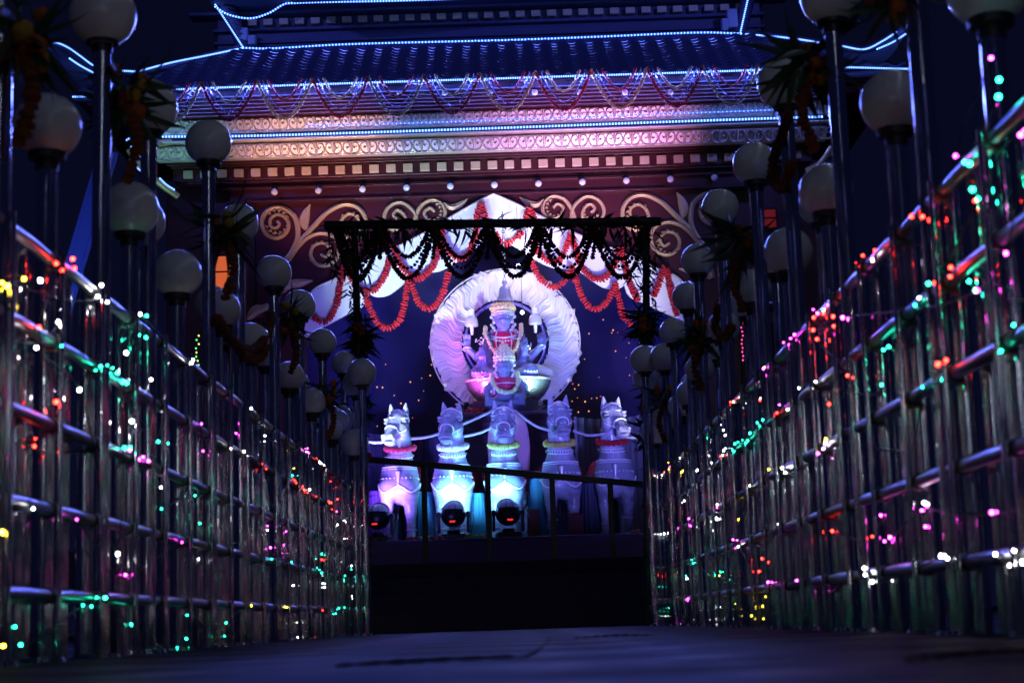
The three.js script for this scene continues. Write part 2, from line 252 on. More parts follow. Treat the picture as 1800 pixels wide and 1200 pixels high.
{
  // arch outline, left half in local metres, mirrored
  const half = list => list.map(([x, y]) => loc(x, y, TZ));
  const outerL = half([[869, 345], [836, 361], [799, 382], [760, 406], [727, 424], [680, 447], [634, 469], [590, 494], [552, 514], [534, 552], [530, 600]]);
  const innerL = half([[868, 416], [845, 430], [822, 445], [800, 462], [774, 476], [748, 481], [722, 489], [700, 507], [684, 518], [668, 522], [655, 520], [648, 515], [644, 530], [634, 541], [620, 547], [600, 558], [580, 569], [562, 578], [546, 588]]);
  outerL[0].x = innerL[0].x = 0;
  const both = l => [...l.map(p => new THREE.Vector2(p.x, p.y)), ...l.slice(1).reverse().map(p => new THREE.Vector2(-p.x, p.y))];
  const spl = l => new THREE.CatmullRomCurve3(l, false, 'centripetal').getPoints(60);
  const oL = outerL, iL = spl(innerL.slice(0, 12)).concat(spl(innerL.slice(12)));
  // facade sheet with the arch cut out
  const top = Yat(338, TZ), f = new THREE.Shape([new THREE.Vector2(-3.44, 1.1), new THREE.Vector2(3.44, 1.1), new THREE.Vector2(3.44, top), new THREE.Vector2(-3.44, top)]);
  const hole = [new THREE.Vector2(oL[10].x + 0.06, 1.1)].concat(oL.slice().reverse().map(p => new THREE.Vector2(p.x + (p.x < -0.01 ? 0.06 : 0), p.y - 0.09)), oL.slice(1).map(p => new THREE.Vector2(-p.x - 0.06, p.y - 0.09)), [new THREE.Vector2(-oL[10].x - 0.06, 1.1)]);
  hole.forEach(p => { if (p.y < 1.11) p.y = 1.1005; }); f.holes.push(new THREE.Path(hole));
  const fg = new THREE.ExtrudeGeometry(f, { depth: 0.2, bevelEnabled: false, curveSegments: 4 }); fg.translate(0, 0, -0.2);
  const facade = part(temple, 'facade', fg, M.maroon);
  // white scalloped arch board
  const bs = new THREE.Shape(); oL.forEach((p, i) => i ? bs.lineTo(p.x, p.y) : bs.moveTo(p.x, p.y)); iL.slice().reverse().forEach(p => bs.lineTo(p.x, p.y)); iL.slice(1).forEach(p => bs.lineTo(-p.x, p.y)); oL.slice(1).reverse().forEach(p => bs.lineTo(-p.x, p.y));
  const arch = part(temple, 'arch_border', new THREE.ExtrudeGeometry(bs, { depth: 0.07, bevelEnabled: true, bevelThickness: 0.01, bevelSize: 0.008, bevelSegments: 2 }), M.white, [0, 0, 0.012]);
  part(arch, 'arch_bead', [tube(oL.map(p => p.clone().add(V(0, 0.012, 0.085))), 0.018, 80, 6), tube(oL.map(p => V(-p.x, p.y + 0.012, 0.085)), 0.018, 80, 6)], M.moulding);
  // chamber behind the arch
  const ch = part(temple, 'chamber', [boxAt(0.1, 5.4, 1.7, -3.1, 3.8, -1.06), boxAt(0.1, 5.4, 1.7, 3.1, 3.8, -1.06), boxAt(6.3, 0.1, 1.7, 0, 6.36, -1.06)], M.inner);
  part(temple, 'backdrop_wall', boxAt(6.4, 5.4, 0.1, 0, 3.8, -1.96, 0), M.backdrop);
  // scrollwork, drawn from the left half and mirrored
  const zp = l => l.map(([x, y]) => { const p = loc(380 + x / 3.4615, 300 + y / 3.4615, TZ); p.z = 0.004; return p; });
  const tw = (a, b) => t => a + (b - a) * t;
  const sc = [
    relief(zp([[425, 545], [462, 490], [490, 430], [497, 360], [470, 270], [380, 222], [305, 250], [277, 320], [310, 390], [372, 410], [425, 378], [440, 320], [408, 276], [362, 268], [328, 300], [335, 342], [362, 350], [386, 328], [372, 306]]), tw(0.085, 0.045), 0.05),
    relief(zp([[430, 545], [475, 480], [525, 415], [600, 330], [680, 250], [780, 205], [860, 222], [905, 280], [905, 350], [860, 410], [800, 410], [755, 360], [765, 295], [810, 262], [860, 285], [858, 340], [815, 350]]), tw(0.085, 0.045), 0.05),
    relief(zp([[440, 545], [500, 460], [560, 405], [640, 380], [710, 400], [745, 460], [735, 530], [680, 575], [615, 570], [575, 515], [592, 458], [650, 440], [692, 478], [672, 524], [636, 508]]), tw(0.07, 0.045), 0.05),
    relief(zp([[1225, 330], [1205, 250], [1120, 192], [1050, 220], [1022, 285], [1050, 345], [1112, 362], [1152, 318], [1140, 262], [1098, 240], [1078, 272], [1104, 292]]), tw(0.06, 0.05), 0.05),
    relief(zp([[1200, 330], [1222, 255], [1262, 198], [1325, 178], [1380, 210], [1392, 270], [1352, 312], [1292, 302], [1268, 252], [1302, 226], [1332, 250]]), tw(0.06, 0.05), 0.05),
  ];
  const lf = [
    relief(zp([[548, 365], [535, 310], [545, 260], [572, 205]]), t => 0.02 + 0.125 * Math.sin(Math.PI * Math.pow(t, 0.8)), 0.045),
    relief(zp([[1385, 195], [1425, 222], [1470, 215], [1528, 172]]), t => 0.02 + 0.085 * Math.sin(Math.PI * t), 0.045),
    relief(zp([[400, 745], [450, 695], [520, 682], [588, 668]]), t => 0.02 + 0.11 * Math.sin(Math.PI * t), 0.045),
    relief(zp([[190, 905], [235, 860], [280, 845], [316, 812]]), t => 0.05 + 0.13 * Math.sin(Math.PI * t), 0.045),
    relief(zp([[388, 740], [400, 660], [425, 545]]), t => 0.09, 0.05),
  ];
  // frilled acanthus lobes round each curl
  const frill = (cx, cy, r, n, a0, a1) => { const out = []; for (let i = 0; i < n; i++) { const a = a0 + (a1 - a0) * i / (n - 1), s = Math.sin, c = Math.cos; out.push(relief(zp([[cx + r * c(a), cy + r * s(a)], [cx + r * 1.13 * c(a + 0.10), cy + r * 1.13 * s(a + 0.10)], [cx + r * 1.26 * c(a + 0.26), cy + r * 1.26 * s(a + 0.26)]]), t => 0.055 * (1 - 0.75 * t), 0.05)); } return merge(out); };
  const fr = [frill(372, 312, 62, 12, -2.4, 2.6), frill(815, 330, 62, 10, -2.4, 1.8), frill(638, 505, 62, 12, -2.6, 2.4), frill(1100, 285, 42, 8, -1.2, 2.4), frill(1320, 250, 46, 8, -1.2, 2.4)];
  for (const g of [...sc, ...lf]) { part(facade, 'scroll', g, M.gold); part(facade, 'scroll', mirrorX(g), M.gold); }
  for (const g of fr) { part(facade, 'scroll_frill', g, M.gold); const m = g.clone().scale(-1, 1, 1); m.index || m.setIndex([...Array(m.attributes.position.count).keys()]); part(facade, 'scroll_frill', mirrorX(mirrorX(m)).scale(1, 1, 1), M.gold); }

  // entablature, from the panel up to the eave
  const Y = Yat, band = (name, py0, py1, z, w, mat, d) => part(temple, name, lw(w, Y(py0, z), Y(py1, z), z, d ?? 0.25), mat);
  const bulbShelf = band('frieze_board', 338, 300, -23.93, 7.6, M.maroon2);
  part(temple, 'fillet', [lw(7.7, Y(341, -23.89), Y(337.5, -23.89), -23.89, 0.2, 0.004), lw(7.8, Y(318, -23.87), Y(314, -23.87), -23.87, 0.2, 0.004), lw(8.8, Y(306, -23.83), Y(302.5, -23.83), -23.83, 0.2, 0.004)], M.maroon2);
  const dent = band('dentil_board', 301, 276, -23.80, 9.2, M.maroon2);
  for (let i = -18; i <= 18; i++) part(dent, 'dentil_block', box(0.136, 0.112, 0.09, 0.006), M.dentil, [i * 0.243, Y(288.5, -23.76), 0.21]);
  part(temple, 'crown_moulding', [0, 1, 2, 3].map(k => lw(9.25 + k * 0.1, Y(277 - 5 * k, -23.76 + k * 0.05), Y(272.6 - 5 * k, -23.76 + k * 0.05), -23.76 + k * 0.05, 0.2, 0.008)), M.maroon2);
  // carved bands: leaning boards with curled leaf motifs
  const curlL = relief([V(-0.012, -0.075, 0), V(-0.06, -0.07, 0), V(-0.105, -0.02, 0), V(-0.09, 0.045, 0), V(-0.045, 0.06, 0), V(-0.022, 0.025, 0), V(-0.045, -0.005, 0), V(-0.066, 0.012, 0)], 0.034, 0.03, 3);
  const egg = relief([V(0, 0.075, 0), V(0.004, 0.02, 0), V(0, -0.06, 0)], t => 0.05 * Math.sin(Math.PI * (0.15 + t * 0.7)) , 0.03, 2);
  const motif = merge([curlL, mirrorX(curlL), egg]).scale(1.08, 1.25, 1.5);
  for (const [a, b, z, w, n] of [[259, 234, -23.55, 9.5, 19], [213, 188, -23.42, 9.75, 19]]) {
    const y0 = Y(a, z), y1 = Y(b, z + 0.12), h = y1 - y0, bd = part(temple, 'carved_band', box(w, h, 0.12, 0.012), M.moulding, [0, (y0 + y1) / 2, z - TZ], [0.5, 0, 0]);
    for (let i = -n; i <= n; i++) part(bd, 'carved_motif', motif, M.moulding, [i * 0.25, 0, 0.058]);
    part(temple, 'bead_line', [lw(w + 0.06, y0 - 0.035, y0 - 0.005, z + 0.0, 0.16, 0.012), lw(w + 0.2, y1 + 0.002, y1 + 0.03, z + 0.17, 0.2, 0.012)], M.moulding);
  }
  band('fascia', 234, 214, -23.50, 9.6, M.maroon2, 0.4);
  part(temple, 'soffit_moulding', [0, 1, 2, 3, 4].map(k => lw(10 + k * 0.32, Y(187 - 6.5 * k, -23.2 + k * 0.055), Y(181.5 - 6.5 * k, -23.2 + k * 0.055), -23.2 + k * 0.055, 0.5, 0.012)), M.maroon2);
  for (let i = -4; i <= 4; i++) { const p = loc(890 + i * 81, 161, -22.97); part(temple, 'soffit_bulb', new THREE.SphereGeometry(0.045, 14, 10), M.opal, [i * 0.63, p.y, p.z]); }
  for (let i = -5; i <= 5; i++) { const b = part(temple, 'bulb', new THREE.SphereGeometry(0.05, 16, 12), P([0.7, 0.72, 0.75], { roughness: 0.1, clearcoat: 1 }), [i * 0.632 + 0.02, Y(324, -23.8), 0.2]); part(b, 'bulb_holder', mv(cyl(0.03, 0.045, 0.06, 12), 0, 0.06, -0.03, 0.4, 0, 0), M.black); }
  part(temple, 'eave_fascia', lw(11.66, Y(153, -22.9), Y(139, -22.9), -22.9, 0.12, 0.012), M.upper);

  // lower roof: wavy tile courses on a hipped slope
  const e0 = V(0, Y(140, -22.86), -22.86 - TZ), r0 = V(0, Y(70, -24.9), -24.9 - TZ), rows = 14, tiles = [];
  for (let k = 0; k < rows; k++) {
    const t0 = k / rows, t1 = (k + 1.15) / rows, hw = 5.8 + (3.8 - 5.8) * t0, A = e0.clone().lerp(r0, t0), B = e0.clone().lerp(r0, Math.min(1, t1)), nn = V(0, 0.83, 0.55), st = 0.0325, n = Math.round(hw * 2 / st), ra = [], rb = [], rc = [];
    for (let i = 0; i <= n; i++) { const x = -hw + i * st, w = Math.sin(x * 2 * Math.PI / 0.26 ), lift = 0.05; ra.push(V(x, A.y + 0.83 * lift * 0.2 + 0.02 * w, A.z + 0.55 * lift * 0.2)); rb.push(V(x, A.y + 0.83 * lift + 0.022 * w, A.z + 0.55 * lift + 0.006 * w)); rc.push(V(x, B.y + 0.008 * w, B.z)); }
    tiles.push(sheet([ra, rb]), sheet([rb, rc]));
  }
  const roof = part(temple, 'roof', (() => { const z1 = -3.6, g = new THREE.BufferGeometry(), p = [[-5.83, e0.y - 0.02, e0.z], [5.83, e0.y - 0.02, e0.z], [3.82, r0.y - 0.03, r0.z], [-3.82, r0.y - 0.03, r0.z], [-5.83, e0.y - 0.02, z1], [5.83, e0.y - 0.02, z1]]; g.setAttribute('position', new THREE.Float32BufferAttribute([[0, 1, 2], [0, 2, 3], [4, 0, 3], [1, 5, 2], [4, 5, 1], [4, 1, 0]].flat().map(i => p[i]).flat(), 3)); g.computeVertexNormals(); return g; })(), M.tile);
  tag(part(roof, 'roof_tiles', tiles, M.tile), 0, 0, 0, 'stuff');
  // upswept corners
  const hipL = [[427, 83, -24.9], [340, 104, -24.2], [240, 127, -23.3], [190, 127, -23], [140, 100, -22.75], [104, 79, -22.6], [83, 79, -22.55]], eavL = [[292, 158, -22.9], [220, 163, -22.9], [170, 166, -22.9], [140, 152, -22.8], [112, 118, -22.65], [92, 96, -22.55], [80, 84, -22.5]];
  const hipR = [[1303, 59, -24.9], [1390, 68, -24.2], [1480, 82, -23.3], [1524, 87, -23], [1552, 74, -22.8], [1577, 58, -22.65], [1592, 50, -22.55]], eavR = [[1440, 120, -22.9], [1500, 118, -22.9], [1540, 116, -22.9], [1560, 104, -22.8], [1578, 84, -22.7], [1588, 66, -22.6], [1596, 54, -22.5]];
  for (const [h, e] of [[hipL, eavL], [hipR, eavR]]) {
    const hp = h.map(a => loc(...a)), ep = e.map(a => loc(...a)), cr = new THREE.CatmullRomCurve3(hp).getPoints(24), ce = new THREE.CatmullRomCurve3(ep).getPoints(24);
    part(roof, 'roof_corner', [sheet([cr, cr.map((p, i) => p.clone().lerp(ce[i], 0.5).add(V(0, -0.02, 0.02))), ce]), tube(hp, 0.055, 30, 8)], M.tile);
  }
  // upper storey and its flared eave
  const up = part(temple, 'upper_wall', boxAt(8.4, 3.2, 1.6, 0, Y(80, -25.2) + 1.5, -2.0, 0.02), M.upper);
  part(temple, 'upper_fillet', [lw(8.5, Y(62, -25.15), Y(57, -25.15), -25.15, 0.2, 0.01), lw(8.5, Y(40, -25.1), Y(35, -25.1), -25.1, 0.2, 0.01), lw(9.2, Y(10, -25), Y(4, -25), -25, 0.3, 0.01)], M.upper);
  for (let i = -16; i <= 16; i++) part(up, 'dentil_block', box(0.14, 0.1, 0.08, 0.006), M.dentil, [i * 0.243, Y(24, -25.1), -1.15]);
  const ur = part(temple, 'upper_roof', [boxAt(8.5, 0.14, 2.2, 0.03, Y(-22, -24.6), -1.5), mv(new THREE.CylinderGeometry(2.2, 5.4, 2.2, 4, 1), 0, Y(-14, -24.4) + 1.15, -2.2, 0, Math.PI / 4, 0, [1, 1, 0.45])], M.tile);
  for (const [a, b] of [[[378, -30, -24.75], [430, 84, -24.95]], [[1322, -30, -24.75], [1300, 58, -24.95]]]) {
    const A = loc(...a), B = loc(...b), g = [rod(A, B, 0.085, 8, 0.11)]; for (let k = 1; k < 12; k++) { const p = A.clone().lerp(B, k / 12); g.push(mv(new THREE.TorusGeometry(0.1, 0.02, 6, 14), p.x, p.y, p.z, 1.4, 0, 0.3)); }
    part(temple, 'corner_strut', g, M.upper);
  }
  for (const [px, py, w, h] of [[428, 62, 0.14, 0.2], [443, 72, 0.12, 0.15], [1287, 34, 0.16, 0.3], [1274, 45, 0.1, 0.2]]) { const p = loc(px, py, -24.9); part(temple, 'corner_bracket', mv(box(w, h, 0.16, 0.02), p.x, p.y, p.z), S([0.32, 0.34, 0.5], { roughness: 0.5 })); }
  // wings either side with coloured panels; the light on them is put in as glow
  for (const s of [-1, 1]) part(temple, 'wing_wall', boxAt(1.3, Y(310, -24.2) - 1.1, 0.5, s * 4.12, (Y(310, -24.2) + 1.1) / 2, -0.42, 0.02), M.pillar);
  const glowPanel = (x0, y0, x1, y1, c, k) => { const a = loc(x0, y1, -24.12), b = loc(x1, y0, -24.12), w = b.x - a.x, h = b.y - a.y, fr2 = part(temple, 'panel_frame', [boxAt(w + 0.05, 0.025, 0.05, (a.x + b.x) / 2, a.y - 0.012, a.z + 0.02, 0.004), boxAt(w + 0.05, 0.025, 0.05, (a.x + b.x) / 2, b.y + 0.012, a.z + 0.02, 0.004), boxAt(0.025, h, 0.05, a.x - 0.012, (a.y + b.y) / 2, a.z + 0.02, 0.004), boxAt(0.025, h, 0.05, b.x + 0.012, (a.y + b.y) / 2, a.z + 0.02, 0.004), boxAt(w, 0.018, 0.04, (a.x + b.x) / 2, a.y + h * 0.55, a.z + 0.02, 0.004)], M.dark); part(fr2, 'glow_panel', boxAt(w, h, 0.02, (a.x + b.x) / 2, (a.y + b.y) / 2, a.z, 0), glow(...c, k)); };
  glowPanel(377, 450, 411, 512, [1, 0.18, 0.05], 0.6); glowPanel(465, 640, 482, 738, [0.45, 0.05, 0.5], 0.5); glowPanel(410, 655, 424, 706, [0.02, 0.4, 0.22], 0.5); glowPanel(462, 744, 492, 764, [0.25, 0.3, 0.08], 0.4); glowPanel(405, 730, 420, 752, [0.25, 0.3, 0.08], 0.3);
  glowPanel(1344, 368, 1363, 402, [0.8, 0.04, 0.04], 0.12); glowPanel(1256, 655, 1266, 700, [0.3, 0.2, 0.9], 0.6);
  // upturned corner brackets of the cornice
  for (const [pts] of [[[[300, 250, -23.5], [255, 252, -23.3], [228, 240, -23.2]]], [[[312, 345, -23.7], [275, 318, -23.5], [240, 285, -23.4], [226, 262, -23.35]]], [[[1420, 300, -23.6], [1445, 285, -23.4], [1464, 258, -23.3]]]]) part(temple, 'corner_bracket', tube(pts.map(a => loc(...a)), 0.05, 16, 8), M.gold);
}
// rope lights along the eaves and cornices
{
  const px = (l, z) => l.map(([x, y, zz]) => at(x, y, zz ?? z)), G = 'blue rope lights on the temple';
  const R = (label, l, z, st, r) => rope('rope_light', label, px(l, z), G, st, r);
  R('blue rope light along the top edge of the lower roof', [[427, 84], [470, 85], [600, 78], [900, 70], [1060, 64], [1240, 57], [1303, 59]], -24.6, 0.05, 0.016);
  R('blue rope light rising along the hip at the roof end under the slanted strut', [[240, 126, -23.2], [300, 110, -23.7], [360, 98, -24.2], [427, 84, -24.82]]);
  R('blue rope light curling up to the roof tip above the big round lamps', [[83, 77, -22.45], [98, 75, -22.5], [118, 83, -22.6], [140, 98, -22.7], [170, 118, -22.85], [240, 126, -23.2]]);
  R('short blue rope light just under the curled roof tip', [[122, 103, -22.55], [140, 115, -22.65], [162, 127, -22.8]]);
  R('blue rope light running down the hip and up to the opposite roof tip', [[1303, 59, -24.82], [1390, 67, -24.1], [1480, 81, -23.2], [1522, 86, -22.9], [1552, 72, -22.7], [1577, 56, -22.6]]);
  R('lower blue rope light under the opposite roof tip', [[1543, 86, -22.7], [1570, 74, -22.6], [1592, 60, -22.5]]);
  R('blue rope light along the eave behind the hanging garlands', [[128, 170], [165, 169], [292, 158], [500, 150], [900, 137], [1300, 124], [1450, 118], [1595, 121]], -22.81);
  R('bright blue rope light between the two carved cream bands', [[286, 240], [420, 239], [600, 234], [900, 224], [1200, 213], [1445, 205]], -23.36, 0.045, 0.019);
  R('dotted dim blue light strip above the bright cornice tube', [[540, 221], [760, 215], [900, 210], [1200, 199], [1360, 193]], -23.30, 0.06, 0.010);
  R('wavy blue rope light across the upper storey at the top of the picture', [[378, 12], [400, 25], [440, 32], [472, 23], [500, 7], [520, 5], [700, 1], [900, -6], [1090, -12]], -24.7, 0.045, 0.0165);
  R('blue rope light down the slanted strut beside the dark sky', [[378, 8], [402, 45], [426, 82]], -24.72);
  R('blue rope light down the strut at the far end of the upper storey', [[1316, -6], [1309, 25], [1302, 57]], -24.72);
  R('stub of blue light at the cornice corner, topmost of four', [[222, 246], [230, 241], [237, 237]], -23.15);
  R('stub of blue light at the cornice corner, second of four', [[230, 258], [240, 268], [250, 278]], -23.15);
  R('stub of blue light at the cornice corner, third of four', [[228, 280], [238, 292], [251, 304]], -23.2);
  R('stub of blue light at the cornice corner, lowest of four', [[281, 314], [290, 323], [305, 333]], -23.3);
  const colored = (label, l, z, a, b) => { const o = thing('light_string', label, 'light string', [0, 0, 0], 0, 'coloured light strings hanging at the temple wing'), c = new THREE.CatmullRomCurve3(px(l, z)), n = Math.round(c.getLength() / 0.05); part(o, 'wire', new THREE.TubeGeometry(c, 12, 0.004, 4), M.black); for (const [k, col] of [[0, a], [1, b]]) { const im = new THREE.InstancedMesh(beadGeo, glow(...col, 3), Math.ceil(n / 2)), m = new THREE.Matrix4(); im.name = 'light_bead'; im.userData.kind = 'stuff'; for (let i = 0; i < im.count; i++) im.setMatrixAt(i, m.compose(c.getPointAt(Math.min(1, (2 * i + k) / n)).add(V(rnd(-0.02, 0.02), 0, 0)), new THREE.Quaternion(), V(0.011, 0.011, 0.011))); o.add(im); } };
  colored('yellow green dotted light string hanging behind the tall steel poles', [[347, 590], [346, 680], [345, 760]], -20, [0.6, 0.8, 0.1], [0.1, 0.7, 0.2]);
  colored('red and green dotted light string next to the green panel', [[383, 640], [382, 690], [381, 740]], -20, [1, 0.05, 0.02], [0.05, 0.8, 0.3]);
  colored('red dotted light string next to the magenta panel', [[442, 640], [442, 700], [441, 756]], -20, [1, 0.06, 0.03], [1, 0.06, 0.03]);
  colored('pink dotted light string hanging between the far poles of the rising globes', [[1306, 540], [1305, 590], [1304, 640]], -20, [0.9, 0.05, 0.2], [0.9, 0.05, 0.3]);
}

// ---------------------------------------------------------------- garlands on the temple
{
  const hang = []; for (let i = 0; i < 12; i++) hang.push([255 + 98 * i, 147 - (98 * i) * 0.031]);
  for (let i = 0; i < 11; i++) {
    const red = i % 2 === 1, z = -22.74, a = at(hang[i][0], hang[i][1], z), b = at(hang[i + 1][0], hang[i + 1][1], z), w = ord(i) + ' bay from the curled roof tip';
    garland((red ? 'long deep red' : 'long pale cream') + ' garland on the eave, ' + w, swag(a, b, 0.57, 11, 0.03), 0.027, 0.022, red ? M.darkred : M.cream, 'garlands hanging from the temple eave');
    garland((red ? 'short cream' : 'short red') + ' garland within the long one, ' + w, swag(a.clone().lerp(b, 0.2), a.clone().lerp(b, 0.8), 0.30, 9, 0.02), 0.021, 0.018, red ? M.cream : M.darkred, 'garlands hanging from the temple eave');
    const o = thing('tinsel_garland', 'dark shiny tinsel strand on the eave, ' + w, 'garland', [0, 0, 0], 0, 'tinsel strands hanging from the temple eave'), c = new THREE.CatmullRomCurve3(swag(a.clone().lerp(b, 0.1), a.clone().lerp(b, 0.9), 0.45, 9, 0.02)), fr = [];
    for (let k = 0; k < 70; k++) { const p = c.getPointAt(k / 69); fr.push(mv(new THREE.PlaneGeometry(0.012, 0.075), p.x, p.y, p.z, rnd(6), rnd(6), rnd(6))); }
    part(o, 'thread', new THREE.TubeGeometry(c, 20, 0.004, 4), M.rope); tag(part(o, 'tinsel', fr, M.tinsel), 0, 0, 0, 'stuff');
  }
  // red garlands looped along the white arch
  const A = (label, l, z = -23.84) => garland(label, l.map(p => at(p[0], p[1], z)), 0.050, 0.040, M.redfl, 'red garlands looped along the white arch', 0.40);
  A('short red garland doubled over the arch just beside its pointed tip, nearer the roof-tip lamps', [[836, 388], [840, 372], [846, 358], [851, 372], [855, 390]]);
  A('short red garland doubled over the arch on the other side of its pointed tip', [[925, 390], [927, 375], [931, 366], [935, 376], [939, 392]]);
  A('red garland loop on the arch under the tip, first bay towards the dark leafy post', [[775, 400], [779, 424], [793, 446], [808, 455], [823, 445], [834, 418], [839, 392]]);
  A('red garland loop in the second bay of the arch, below the tall hanging swags', [[691, 432], [701, 460], [718, 482], [736, 490], [758, 472], [768, 448], [772, 420]]);
  A('red garland loop in the third bay of the arch, against the lowest white scallop', [[610, 470], [622, 496], [637, 511], [652, 513], [671, 494], [679, 476], [684, 455]]);
  A('red garland loop at the foot of the arch above the round lamps', [[604, 468], [597, 505], [590, 540], [575, 563], [563, 565], [552, 556]]);
  A('red garland loop over the dark blue wall, outer one beside the leafy post', [[642, 524], [652, 545], [664, 568], [683, 577], [701, 565], [711, 535], [717, 497]]);
  A('red garland loop over the dark blue wall, close to the flame ring', [[720, 493], [729, 516], [739, 535], [755, 543], [774, 524], [783, 500], [787, 480]]);
  A('red garland loop below the centre of the arch over the hanging chain', [[871, 410], [878, 423], [890, 428], [905, 421], [917, 408]]);
  A('red garland loop in the bay just past the chain, with slender ends', [[938, 420], [947, 445], [963, 458], [979, 461], [992, 443], [1002, 412]]);
  A('red garland loop in the next bay past the white hanging bulbs', [[1003, 412], [1013, 440], [1022, 467], [1040, 488], [1060, 490], [1079, 468], [1090, 436]]);
  A('red garland falling from the arch into the far leafy post', [[1090, 432], [1096, 450], [1102, 478], [1111, 506], [1122, 528]]);
  A('red garland loop over the blue wall beside the ring top, far side', [[936, 462], [945, 482], [960, 498], [978, 505], [995, 490], [1006, 470]]);
  A('red garland loop over the blue wall, lowest one on the far side', [[1008, 474], [1016, 502], [1028, 530], [1046, 544], [1064, 534], [1076, 514], [1081, 500]]);
  A('red garland falling beside the far leafy post over the blue wall', [[1082, 500], [1089, 530], [1096, 556], [1110, 570]]);
  A('long red garland hanging straight at the far foot of the arch', [[1150, 520], [1160, 495], [1169, 470], [1177, 496], [1183, 525], [1190, 554]]);
}

// ---------------------------------------------------------------- flame ring with bell and bulbs
{
  const c = at(888, 602, -24.1), R = 1.078, o = thing('flame_ring', 'large round ring carved with pale wavy flames behind the seated idol', 'idol ring', [c.x, c.y, c.z]);
  const ann = (a, b, d) => { const s = new THREE.Shape(); s.absarc(0, 0, b, 0, 6.2832); const h = new THREE.Path(); h.absarc(0, 0, a, 0, 6.2832, true); s.holes.push(h); return new THREE.ExtrudeGeometry(s, { depth: d, bevelEnabled: true, bevelSize: 0.008, bevelThickness: 0.008, bevelSegments: 2, curveSegments: 96 }); };
  part(o, 'ring_plate', ann(0.60, R, 0.05), M.ringblue, [0, 0, -0.05]);
  part(o, 'inner_rim', [ann(0.565, 0.635, 0.09), mv(new THREE.TorusGeometry(0.572, 0.014, 8, 96), 0, 0, 0.1)], M.ringviolet, [0, 0, 0]);
  part(o, 'outer_rim', mv(new THREE.TorusGeometry(R - 0.008, 0.011, 6, 120), 0, 0, 0.01), M.flame);
  const N = 56;
  for (let i = 0; i < N; i++) {
    const th = (i + 0.5) / N * Math.PI * 2 - Math.PI / 2, up = Math.cos(th), len = rnd(0.975, 1.0), ph = rnd(-0.9, 0.9), pts = [];
    for (let k = 0; k <= 8; k++) { const t = k / 8, r = 0.63 + (R - 0.04 - 0.63) * len * t, a = th + up * 0.26 * t * t + 0.055 * Math.sin(t * 8.2 + ph) * (0.5 + 0.5 * t); pts.push(V(r * Math.cos(a), r * Math.sin(a), 0)); }
    const m = part(o, 'flame', relief(pts, t => (0.125 + 0.09 * t) * (t > 0.94 ? Math.sqrt(Math.max(0.2, (1 - t) / 0.06)) : 1), 0.05 + 0.012 * (i % 3), 11), M.flame); m.position.z = 0.006 + 0.004 * (i % 2);
  }
  for (let i = 0; i < 16; i++) { const a = i / 16 * 6.2832 + 0.2; part(o, 'rim_light', box(0.03, 0.045, 0.02, 0.005), glow(0.75, 0.8, 1, 0.7), [Math.cos(a) * (R - 0.02), Math.sin(a) * (R - 0.02), 0.055], [0, 0, a]); }
  // bell on its chain
  const bp = at(888, 530, -23.72), b = thing('hanging_bell', 'violet metal bell hanging on a chain over the idol', 'bell', [bp.x, bp.y, bp.z]);
  part(b, 'bell_body', new THREE.LatheGeometry([[0, 0.005], [0.115, 0], [0.128, 0.012], [0.118, 0.035], [0.092, 0.085], [0.082, 0.15], [0.078, 0.19], [0.055, 0.215], [0.03, 0.222], [0.032, 0.25], [0.045, 0.27], [0.03, 0.30], [0, 0.305]].map(p => new THREE.Vector2(...p)), 28), M.bell);
  for (let k = 0; k < 26; k++) part(b, 'chain_link', mv(new THREE.TorusGeometry(0.022, 0.006, 5, 10), 0, 0.33 + k * 0.038, 0, 0, k % 2 ? 1.57 : 0, 0, [0.75, 1.2, 1]), M.silver);
  // small white bulbs hung in the arch
  [[910, 424, 14, 'upper white bulb hanging beside the chain under the arch'], [911, 467, 8, 'lower white bulb hanging beside the chain over the ring'], [918, 549, 7, 'white bulb at the idol crown inside the ring'], [929, 611, 4, 'small white bulb between the idol arms inside the ring']].forEach(([x, y, k, label], i) => {
    const p = at(x, y, i < 2 ? -23.6 : -23.95), l = thing('hanging_bulb', label, 'bulb', [p.x, p.y, p.z], 0, 'white bulbs hung in the arch');
    part(l, 'bulb', new THREE.SphereGeometry(0.028, 12, 8), glow(1, 1, 1, 12)); part(l, 'cable', cyl(0.004, 0.004, 0.5, 5), M.black, [0, 0.27, 0]);
    const pl = new THREE.PointLight(C(0.95, 0.97, 1), k * 0.06, 0, 2); pl.position.copy(p); pl.castShadow = true; pl.shadow.radius = 1.3; scene.add(pl);
  });
  // tiny star lights on the blue wall
  const s = thing('star_light_curtain', 'scatter of tiny amber star lights on the dark blue back wall', 'star lights'), spots = [];
  while (spots.length < 95) { const x = rnd(640, 1150), y = rnd(540, 800); if (Math.hypot(x - 888, (y - 600)) > 122 && (y > 640 || x > 1000)) spots.push([x, y]); }
  for (const [k, col, f] of [[0, [1, 0.42, 0.16], 0.82], [1, [0.8, 0.08, 0.5], 1]]) { const l = spots.filter((_, i) => (i % 6 === 5) === (k === 1)), im = new THREE.InstancedMesh(beadGeo, glow(...col, k ? 0.6 : 1.1), l.length), m = new THREE.Matrix4(); im.name = 'light_bead'; im.userData.kind = 'stuff'; l.forEach(([x, y], i) => { const r = rnd(0.007, 0.016); im.setMatrixAt(i, m.compose(at(x, y, -25.86), new THREE.Quaternion(), V(r, r, r))); }); s.add(im); }
}

